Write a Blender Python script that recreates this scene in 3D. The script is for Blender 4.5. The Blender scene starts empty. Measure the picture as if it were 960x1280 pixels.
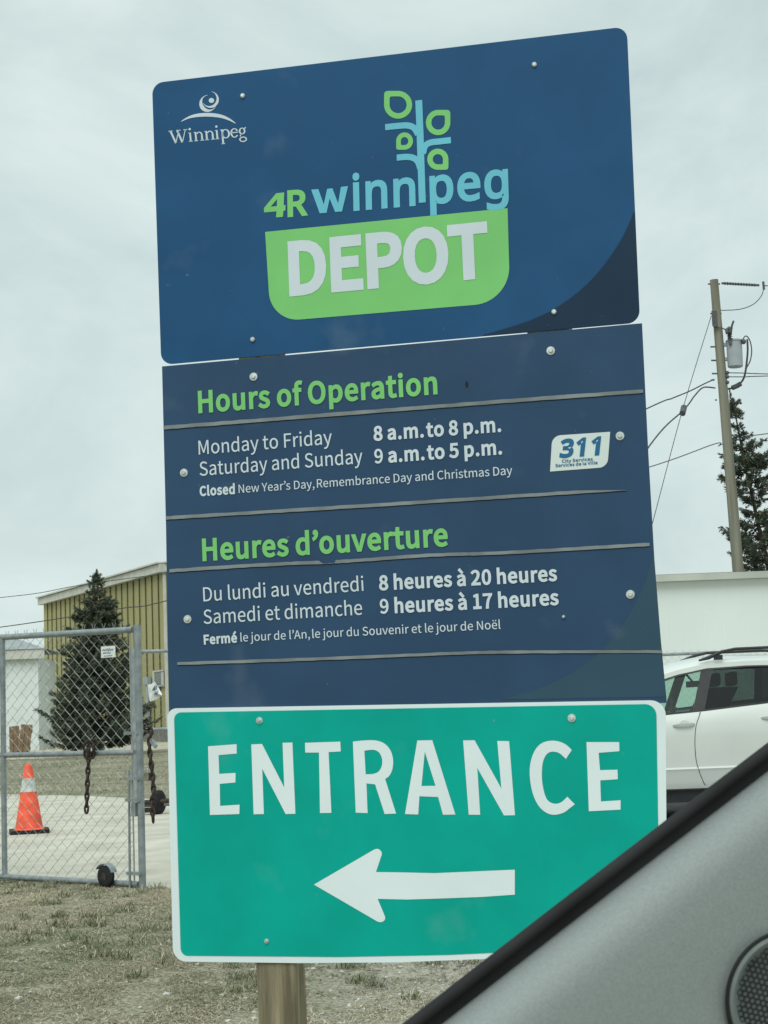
import bpy, bmesh, math, random
import numpy as np
from mathutils import Vector, Matrix

random.seed(7)
RNG = np.random.default_rng(11)
SC = bpy.context.scene
COL = SC.collection
R = math.radians

# ------------------------------------------------------------------ camera
PHOTO_W, PHOTO_H, FOCAL = 960.0, 1280.0, 2000.0
EYE = Vector((0, 0, 1.35))
PITCH, ROLL = R(6.668), R(-2.202)
_f = Vector((0, math.cos(PITCH), math.sin(PITCH)))
_r0 = Vector((1, 0, 0)); _u0 = _r0.cross(_f)
CR = _r0 * math.cos(ROLL) + _u0 * math.sin(ROLL)
CU = -_r0 * math.sin(ROLL) + _u0 * math.cos(ROLL)
CF = _f
cam = bpy.data.cameras.new('camera')
cam_ob = bpy.data.objects.new('camera', cam)
COL.objects.link(cam_ob)
cam_ob.matrix_world = Matrix(((CR.x, CU.x, -CF.x, EYE.x), (CR.y, CU.y, -CF.y, EYE.y),
                              (CR.z, CU.z, -CF.z, EYE.z), (0, 0, 0, 1)))
cam.sensor_fit = 'VERTICAL'
cam.sensor_height = 36.0
cam.lens = FOCAL / PHOTO_H * 36.0
cam.clip_start, cam.clip_end = 0.02, 2000
cam.dof.use_dof = True
cam.dof.focus_distance = 4.4
cam.dof.aperture_fstop = 58.0
SC.camera = cam_ob

# ------------------------------------------------------------------ overcast sky
SUN_EL, SUN_AZ = R(48), R(200)
world = bpy.data.worlds.new('World'); SC.world = world; world.use_nodes = True
wn, wl = world.node_tree.nodes, world.node_tree.links
wn.clear()
def wnode(t, **kw):
    n = wn.new(t)
    for k, v in kw.items(): setattr(n, k, v)
    return n
wout = wnode('ShaderNodeOutputWorld'); wbg = wnode('ShaderNodeBackground')
wbg.inputs['Strength'].default_value = 0.1
sky = wnode('ShaderNodeTexSky', sky_type='NISHITA', sun_disc=False)
sky.sun_elevation, sky.sun_rotation = SUN_EL, SUN_AZ
tc = wnode('ShaderNodeTexCoord')
mp = wnode('ShaderNodeMapping'); mp.inputs['Scale'].default_value = (1.0, 1.0, 1.7)
n1 = wnode('ShaderNodeTexNoise'); n1.inputs['Scale'].default_value = 3.6
n1.inputs['Detail'].default_value = 6; n1.inputs['Roughness'].default_value = 0.58
n1.inputs['Distortion'].default_value = 0.45
rmp = wnode('ShaderNodeValToRGB')
rmp.color_ramp.elements[0].position = 0.30; rmp.color_ramp.elements[0].color = (4.75, 5.85, 5.85, 1)
rmp.color_ramp.elements[1].position = 0.66; rmp.color_ramp.elements[1].color = (7.1, 8.2, 8.0, 1)
sep = wnode('ShaderNodeSeparateXYZ')
zen = wnode('ShaderNodeMapRange')          # overcast sky: the zenith is the brightest part
zen.inputs['From Min'].default_value = 0.42; zen.inputs['From Max'].default_value = 1.0
zen.inputs['To Min'].default_value = 1.0; zen.inputs['To Max'].default_value = 1.75
mul = wnode('ShaderNodeVectorMath', operation='SCALE')
mix = wnode('ShaderNodeMix', data_type='RGBA'); mix.inputs['Factor'].default_value = 0.93
wl.new(tc.outputs['Generated'], mp.inputs['Vector']); wl.new(mp.outputs[0], n1.inputs['Vector'])
wl.new(n1.outputs['Fac'], rmp.inputs['Fac'])
wl.new(tc.outputs['Generated'], sep.inputs[0]); wl.new(sep.outputs['Z'], zen.inputs['Value'])
wl.new(rmp.outputs['Color'], mul.inputs[0]); wl.new(zen.outputs[0], mul.inputs['Scale'])
wl.new(sky.outputs[0], mix.inputs['A']); wl.new(mul.outputs[0], mix.inputs['B'])
wl.new(mix.outputs['Result'], wbg.inputs['Color']); wl.new(wbg.outputs[0], wout.inputs['Surface'])

sun = bpy.data.lights.new('sun', 'SUN'); sun.energy = 1.6; sun.angle = R(40); sun.color = (1.0, 0.98, 0.94)
sun_ob = bpy.data.objects.new('sun', sun); COL.objects.link(sun_ob)
_sd = Vector((math.sin(SUN_AZ) * math.cos(SUN_EL), math.cos(SUN_AZ) * math.cos(SUN_EL), math.sin(SUN_EL)))
sun_ob.rotation_euler = _sd.to_track_quat('Z', 'Y').to_euler()
sun_ob.location = (0, -5, 20)

SC.view_settings.view_transform = 'Standard'; SC.view_settings.look = 'None'
SC.view_settings.exposure = 0.12; SC.view_settings.gamma = 1.0

# ------------------------------------------------------------------ measuring helpers
def ray(px, py):
    return CF + CR * ((px - 480) / FOCAL) - CU * ((py - 640) / FOCAL)
def at(px, py, Y):                 # the point of the place seen there, Y metres ahead
    d = ray(px, py); return EYE + d * (Y / d.y)
def ground_at(px, py):
    d = ray(px, py); return EYE + d * (-EYE.z / d.z)

# ------------------------------------------------------------------ materials
def mat(name, col, rough=0.6, var=0.12, scale=6.0, spec=0.5, metal=0.0, bump=0.0, bscale=None, col2=None, detail=5.0,
        lo=0.35, hi=0.65, stretch=None, coat=0.0):
    m = bpy.data.materials.new(name); m.use_nodes = True
    nt = m.node_tree; b = nt.nodes['Principled BSDF']
    b.inputs['Roughness'].default_value = rough; b.inputs['Metallic'].default_value = metal
    b.inputs['Specular IOR Level'].default_value = spec
    if coat: b.inputs['Coat Weight'].default_value = coat; b.inputs['Coat Roughness'].default_value = 0.05
    t = nt.nodes.new('ShaderNodeTexCoord'); n = nt.nodes.new('ShaderNodeTexNoise')
    n.inputs['Scale'].default_value = scale; n.inputs['Detail'].default_value = detail
    src = t.outputs['Object']
    if stretch:
        mpn = nt.nodes.new('ShaderNodeMapping'); mpn.inputs['Scale'].default_value = stretch
        nt.links.new(src, mpn.inputs[0]); src = mpn.outputs[0]
    nt.links.new(src, n.inputs['Vector'])
    r = nt.nodes.new('ShaderNodeValToRGB')
    c2 = col2 if col2 else tuple(min(1, c * (1 + var)) for c in col)
    c1 = col if col2 else tuple(c * (1 - var) for c in col)
    r.color_ramp.elements[0].position = lo; r.color_ramp.elements[1].position = hi
    r.color_ramp.elements[0].color = (*c1, 1); r.color_ramp.elements[1].color = (*c2, 1)
    nt.links.new(n.outputs['Fac'], r.inputs['Fac']); nt.links.new(r.outputs['Color'], b.inputs['Base Color'])
    if bump:
        n2 = nt.nodes.new('ShaderNodeTexNoise'); n2.inputs['Scale'].default_value = bscale or scale * 4
        n2.inputs['Detail'].default_value = 4
        nt.links.new(src, n2.inputs['Vector'])
        bp = nt.nodes.new('ShaderNodeBump'); bp.inputs['Strength'].default_value = bump; bp.inputs['Distance'].default_value = 0.02
        nt.links.new(n2.outputs['Fac'], bp.inputs['Height']); nt.links.new(bp.outputs[0], b.inputs['Normal'])
    return m
def attr_mat(name, rough=0.8):
    m = bpy.data.materials.new(name); m.use_nodes = True
    b = m.node_tree.nodes['Principled BSDF']; a = m.node_tree.nodes.new('ShaderNodeAttribute'); a.attribute_name = 'tint'
    m.node_tree.links.new(a.outputs['Color'], b.inputs['Base Color']); b.inputs['Roughness'].default_value = rough
    b.inputs['Specular IOR Level'].default_value = 0.15
    return m
def glass(name, tint, alpha_mix):
    m = bpy.data.materials.new(name); m.use_nodes = True
    nt = m.node_tree; nt.nodes.clear(); o = nt.nodes.new('ShaderNodeOutputMaterial')
    tr = nt.nodes.new('ShaderNodeBsdfTransparent'); tr.inputs[0].default_value = (*tint, 1)
    gl = nt.nodes.new('ShaderNodeBsdfGlossy'); gl.inputs['Roughness'].default_value = 0.03
    fr = nt.nodes.new('ShaderNodeFresnel'); fr.inputs[0].default_value = 1.5
    mx = nt.nodes.new('ShaderNodeMixShader')
    nt.links.new(fr.outputs[0], mx.inputs[0]); nt.links.new(tr.outputs[0], mx.inputs[1]); nt.links.new(gl.outputs[0], mx.inputs[2])
    nt.links.new(mx.outputs[0], o.inputs[0])
    return m

def sign_mat(name, col, rough=0.5):
    m = mat(name, col, rough, 0.07, 5, 0.14); nt = m.node_tree; b = nt.nodes['Principled BSDF']
    src = b.inputs['Base Color'].links[0].from_socket; t = nt.nodes['Texture Coordinate']
    def layer(src, scale, lo, hi, amt, c):
        n = nt.nodes.new('ShaderNodeTexNoise'); n.inputs['Scale'].default_value = scale; n.inputs['Detail'].default_value = 3
        r = nt.nodes.new('ShaderNodeMapRange'); r.inputs['From Min'].default_value = lo; r.inputs['From Max'].default_value = hi
        r.inputs['To Max'].default_value = amt; x = nt.nodes.new('ShaderNodeMix'); x.data_type = 'RGBA'; x.inputs['B'].default_value = (*c, 1)
        nt.links.new(t.outputs['Object'], n.inputs['Vector']); nt.links.new(n.outputs['Fac'], r.inputs['Value'])
        nt.links.new(r.outputs[0], x.inputs['Factor']); nt.links.new(src, x.inputs['A']); return x.outputs['Result']
    src = layer(src, 7.0, 0.62, 0.8, 0.10, (0.35, 0.40, 0.40))      # dusty smudges
    src = layer(src, 60.0, 0.74, 0.80, 0.22, (0.35, 0.38, 0.38))    # specks
    nt.links.new(src, b.inputs['Base Color']); return m

M = dict(
    blue=sign_mat('sign_blue', (0.015, 0.077, 0.182)),
    blue2=sign_mat('sign_blue_hours', (0.028, 0.067, 0.130)),
    navy=sign_mat('sign_navy', (0.013, 0.034, 0.066)),
    navy2=sign_mat('sign_navy_hours', (0.034, 0.076, 0.115)),
    lime=mat('sign_lime', (0.19, 0.53, 0.17), 0.5, 0.04, 8, 0.15),
    cyan=mat('sign_light_blue', (0.14, 0.48, 0.60), 0.5, 0.04, 8, 0.15),
    vinyl=mat('sign_pale_vinyl', (0.56, 0.64, 0.68), 0.5, 0.03, 8, 0.2),
    white=mat('sign_white', (0.68, 0.77, 0.78), 0.45, 0.03, 4, 0.35),
    green=sign_mat('sign_green', (0.0, 0.345, 0.275), 0.5),
    badge=mat('badge_white', (0.60, 0.68, 0.66), 0.45, 0.04, 10, 0.3),
    badgeblue=mat('badge_blue', (0.012, 0.12, 0.25), 0.5, 0.05, 10, 0.3),
    strip=mat('sign_strip_grey', (0.19, 0.215, 0.22), 0.6, 0.2, 14, 0.3),
    shadow_and_hole=mat('sign_shadow_and_hole', (0.012, 0.02, 0.03), 0.8, 0.1, 8, 0.2),  # painted shadow line below the joint strips; also the screw hole
    alu=mat('sheet_edge', (0.5, 0.52, 0.52), 0.4, 0.1, 10, metal=0.7),
    bolt=mat('bolt_zinc', (0.62, 0.66, 0.64), 0.38, 0.15, 60, metal=0.55),
    wood=mat('post_wood', (0.235, 0.205, 0.135), 0.9, 0.42, 38, 0.15, bump=0.7, bscale=90, stretch=(1, 1, 0.05)),
    galv=mat('galvanised_steel', (0.24, 0.275, 0.28), 0.5, 0.2, 14, 0.4, metal=0.35),
    wire=mat('fence_wire', (0.30, 0.33, 0.32), 0.5, 0.15, 10, 0.4, metal=0.35),
    rust=mat('rusty_steel', (0.045, 0.034, 0.028), 0.8, 0.5, 40, 0.3),
    rubber=mat('black_rubber', (0.016, 0.017, 0.018), 0.75, 0.3, 20, 0.3),
    cone=mat('cone_orange', (0.78, 0.10, 0.045), 0.6, 0.2, 9, 0.4),
    conewhite=mat('cone_reflective_band', (0.46, 0.49, 0.45), 0.6, 0.25, 20, 0.4),
    paper=mat('paper_white', (0.66, 0.70, 0.66), 0.7, 0.05, 30, 0.2),
    ink=mat('ink_blue_grey', (0.12, 0.15, 0.24), 0.7, 0.2, 30, 0.2),
    brass=mat('padlock_metal', (0.24, 0.22, 0.17), 0.45, 0.2, 20, metal=0.6),
    tan=mat('tan_ribbed_steel', (0.33, 0.31, 0.145), 0.6, 0.10, 0.8, 0.3, stretch=(1, 1, .3)),
    tandark=mat('tan_rib_joint', (0.12, 0.11, 0.05), 0.7, 0.1, 2, 0.2),
    trim=mat('trim_offwhite', (0.50, 0.51, 0.46), 0.6, 0.1, 2, 0.3),
    block=mat('concrete_block', (0.19, 0.19, 0.17), 0.9, 0.2, 3, 0.2, bump=0.3),
    shed=mat('shed_white', (0.64, 0.69, 0.67), 0.7, 0.05, 1.5, 0.25),
    roofgrey=mat('roof_grey', (0.30, 0.33, 0.33), 0.8, 0.1, 2, 0.2),
    windowblue=mat('window_blue_frame', (0.04, 0.09, 0.16), 0.4, 0.1, 4, 0.4),
    pane=mat('pane_grey', (0.12, 0.14, 0.14), 0.3, 0.2, 3, 0.5),
    board=mat('brown_boards', (0.19, 0.13, 0.08), 0.85, 0.3, 5, 0.2),
    whitewall=mat('white_metal_wall', (0.62, 0.68, 0.655), 0.6, 0.03, 0.4, 0.3),
    eave=mat('eave_grey', (0.40, 0.42, 0.38), 0.7, 0.1, 1.0, 0.3),
    pole=mat('pole_wood', (0.185, 0.18, 0.14), 0.9, 0.25, 6, 0.2, bump=0.4, bscale=30, stretch=(1, 1, 0.06)),
    tank=mat('transformer_grey', (0.30, 0.34, 0.36), 0.5, 0.06, 4, 0.4),
    fitting=mat('dark_fitting', (0.07, 0.075, 0.08), 0.5, 0.2, 20, 0.4),
    cable=mat('grey_black_cable', (0.06, 0.065, 0.065), 0.7, 0.2, 10, 0.3),
    bark=mat('spruce_bark', (0.07, 0.055, 0.042), 0.95, 0.3, 9, 0.1, bump=0.5),
    carwhite=mat('car_white_paint', (0.58, 0.62, 0.585), 0.3, 0.02, 2, 0.5, coat=0.4),
    cardark=mat('car_black_trim', (0.02, 0.022, 0.024), 0.5, 0.2, 12, 0.4),
    cabin=mat('car_interior', (0.035, 0.04, 0.04), 0.8, 0.2, 12, 0.3),
    chrome=mat('handle_chrome', (0.55, 0.58, 0.58), 0.25, 0.05, 10, metal=0.7),
    wheel=mat('alloy_wheel', (0.35, 0.36, 0.36), 0.4, 0.05, 10, metal=0.7),
    lamp=mat('lamp_lens', (0.5, 0.52, 0.52), 0.1, 0.05, 10, 0.7),
    redlamp=mat('red_lamp_lens', (0.3, 0.02, 0.02), 0.15, 0.05, 10, 0.6),
    trimgrey=mat('car_trim_grey', (0.225, 0.255, 0.25), 0.55, 0.08, 900, 0.35, bump=0.05, bscale=1500),
    bezel=mat('speaker_bezel_grey', (0.135, 0.158, 0.155), 0.55, 0.06, 220, 0.35),
    grille=mat('speaker_grille_dark', (0.014, 0.017, 0.017), 0.6, 0.1, 200, 0.25),
    void=mat('speaker_black', (0.002, 0.002, 0.002), 1.0, 0.1, 50, 0.0),
    stone=mat('pale_stones', (0.34, 0.33, 0.29), 0.9, 0.35, 7, 0.15),
)
M['frontglass'] = glass('car_side_glass', (0.80, 0.90, 0.86), 0.1)
M['rearglass'] = glass('car_tinted_glass', (0.27, 0.32, 0.305), 0.1)

# ------------------------------------------------------------------ mesh builder
class MB:
    def __init__(s): s.v, s.f = [], []
    def add(s, vs, fs):
        o = len(s.v); s.v += [Vector(v) for v in vs]; s.f += [tuple(i + o for i in f) for f in fs]; return s
    def frame_box(s, c, ax, ay, az):          # centre and three half-axes
        c, ax, ay, az = map(Vector, (c, ax, ay, az)); vs = []
        for k in (-1, 1):
            for j in (-1, 1):
                for i in (-1, 1): vs.append(c + ax * i + ay * j + az * k)
        return s.add(vs, [(0, 2, 3, 1), (4, 5, 7, 6), (0, 1, 5, 4), (2, 6, 7, 3), (0, 4, 6, 2), (1, 3, 7, 5)])
    def box(s, x0, x1, y0, y1, z0, z1):
        return s.frame_box(((x0 + x1) / 2, (y0 + y1) / 2, (z0 + z1) / 2), ((x1 - x0) / 2, 0, 0), (0, (y1 - y0) / 2, 0), (0, 0, (z1 - z0) / 2))
    def tube(s, pts, rad, n=8, closed=False, caps=True):
        pts = [Vector(p) for p in pts]; N = len(pts); rs = rad if isinstance(rad, (list, tuple)) else [rad] * N
        vs, fs = [], []; ref = None
        for i, p in enumerate(pts):
            a = pts[(i - 1) % N] if (closed or i > 0) else p; b = pts[(i + 1) % N] if (closed or i < N - 1) else p
            t = (b - a).normalized()
            if ref is None:
                ref = Vector((0, 0, 1)) if abs(t.z) < 0.9 else Vector((1, 0, 0))
            x = (ref - t * ref.dot(t)).normalized(); ref = x; y = t.cross(x)
            for k in range(n):
                an = 2 * math.pi * k / n; vs.append(p + (x * math.cos(an) + y * math.sin(an)) * rs[i])
        for i in range(N if closed else N - 1):
            j = (i + 1) % N
            for k in range(n):
                q = (k + 1) % n; fs.append((i * n + k, i * n + q, j * n + q, j * n + k))
        if caps and not closed:
            fs.append(tuple(range(n))[::-1]); fs.append(tuple((N - 1) * n + k for k in range(n)))
        return s.add(vs, fs)
    def lathe(s, o, axis, prof, n=24):        # prof: (along axis, radius)
        o, t = Vector(o), Vector(axis).normalized()
        ref = Vector((0, 0, 1)) if abs(t.z) < 0.9 else Vector((1, 0, 0))
        x = (ref - t * ref.dot(t)).normalized(); y = t.cross(x); vs, fs = [], []
        for h, r in prof:
            for k in range(n):
                a = 2 * math.pi * k / n; vs.append(o + t * h + (x * math.cos(a) + y * math.sin(a)) * max(r, 1e-5))
        for i in range(len(prof) - 1):
            for k in range(n):
                q = (k + 1) % n; fs.append((i * n + k, i * n + q, (i + 1) * n + q, (i + 1) * n + k))
        fs.append(tuple(range(n))[::-1]); fs.append(tuple((len(prof) - 1) * n + k for k in range(n)))
        return s.add(vs, fs)
    def loft(s, rings, closed=True, caps=True):
        n = len(rings[0]); vs = [p for r_ in rings for p in r_]; fs = []
        for i in range(len(rings) - 1):
            for k in range(n if closed else n - 1):
                q = (k + 1) % n; fs.append((i * n + k, i * n + q, (i + 1) * n + q, (i + 1) * n + k))
        if caps and closed:
            fs.append(tuple(range(n))[::-1]); fs.append(tuple((len(rings) - 1) * n + k for k in range(n)))
        return s.add(vs, fs)
    def slab(s, loops, to3d, d0, d1):         # filled 2-D outline (with holes) given thickness between d0 and d1
        vs, fs = fill2d(loops); n = len(vs)
        if abs(d1 - d0) < 1e-9: return s.add([to3d(u, v, d1) for u, v in vs], fs)
        s.add([to3d(u, v, d1) for u, v in vs], fs); s.add([to3d(u, v, d0) for u, v in vs], [f[::-1] for f in fs])
        for L in loops:
            m_ = len(L)
            s.add([to3d(u, v, d0) for u, v in L] + [to3d(u, v, d1) for u, v in L],
                  [(k, (k + 1) % m_, m_ + (k + 1) % m_, m_ + k) for k in range(m_)])
        return s

def fill2d(loops):
    c = bpy.data.curves.new('fill', 'CURVE'); c.dimensions = '2D'; c.fill_mode = 'FRONT'
    for L in loops:
        sp = c.splines.new('POLY'); sp.points.add(len(L) - 1); sp.use_cyclic_u = True
        for p, (u, v) in zip(sp.points, L): p.co = (u, v, 0, 1)
    o = bpy.data.objects.new('fill', c); me = o.to_mesh()
    vs = [(v.co.x, v.co.y) for v in me.vertices]; fs = [tuple(p.vertices) for p in me.polygons]
    fs2 = []
    for f in fs:
        a = sum(vs[f[i]][0] * vs[f[(i + 1) % len(f)]][1] - vs[f[(i + 1) % len(f)]][0] * vs[f[i]][1] for i in range(len(f)))
        fs2.append(f if a > 0 else f[::-1])
    o.to_mesh_clear(); bpy.data.objects.remove(o); bpy.data.curves.remove(c)
    return vs, fs2

ORIGIN = {}
def link(name, me, m, parent=None, origin=None):
    o = bpy.data.objects.new(name, me); COL.objects.link(o)
    if m: me.materials.append(m)
    if parent is not None:
        o.parent = parent; ORIGIN[o] = ORIGIN[parent]
    else:
        ORIGIN[o] = Vector(origin or (0, 0, 0)); o.location = ORIGIN[o]
    return o
def part(name, mb, m, parent=None, origin=None, smooth=None, bevel=0.0):
    og = ORIGIN[parent] if parent is not None else Vector(origin or (0, 0, 0))
    me = bpy.data.meshes.new(name); me.from_pydata([tuple(v - og) for v in mb.v], [], mb.f); me.update()
    bm = bmesh.new(); bm.from_mesh(me); bmesh.ops.remove_doubles(bm, verts=bm.verts, dist=1e-6)
    bmesh.ops.recalc_face_normals(bm, faces=bm.faces) if smooth != 'keep' else None
    if bevel: bmesh.ops.bevel(bm, geom=list(bm.edges), offset=bevel, segments=3, affect='EDGES', profile=0.6)
    bm.to_mesh(me); bm.free()
    if smooth and smooth != 'keep':
        me.polygons.foreach_set('use_smooth', [True] * len(me.polygons)); me.set_sharp_from_angle(angle=R(smooth))
    return link(name, me, m, parent, og)
def thing(name, loc, label, cat, group=None):
    o = bpy.data.objects.new(name, None); COL.objects.link(o); o.location = loc; o.empty_display_size = 0.2
    ORIGIN[o] = Vector(loc); tag(o, label, cat, group); return o
def tag(o, label, cat, group=None):
    o['label'] = label; o['category'] = cat
    if group: o['group'] = group
    return o
def structure(o, kind='structure'): o['kind'] = kind; return o
def numpy_mesh(name, V, F, m, parent=None, tint=None):
    V = np.asarray(V, np.float32); F = np.asarray(F, np.int32)
    og = np.array(ORIGIN[parent]) if parent is not None else np.zeros(3)
    me = bpy.data.meshes.new(name); k = F.shape[1]
    me.vertices.add(len(V)); me.vertices.foreach_set('co', (V - og).astype(np.float32).ravel())
    me.loops.add(F.size); me.loops.foreach_set('vertex_index', F.ravel())
    me.polygons.add(len(F)); me.polygons.foreach_set('loop_start', np.arange(0, F.size, k, dtype=np.int32))
    me.polygons.foreach_set('loop_total', np.full(len(F), k, np.int32))
    me.update(calc_edges=True); me.validate()
    if tint is not None:
        a = me.color_attributes.new('tint', 'FLOAT_COLOR', 'POINT'); a.data.foreach_set('color', np.asarray(tint, np.float32).ravel())
    return link(name, me, m, parent)

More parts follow.
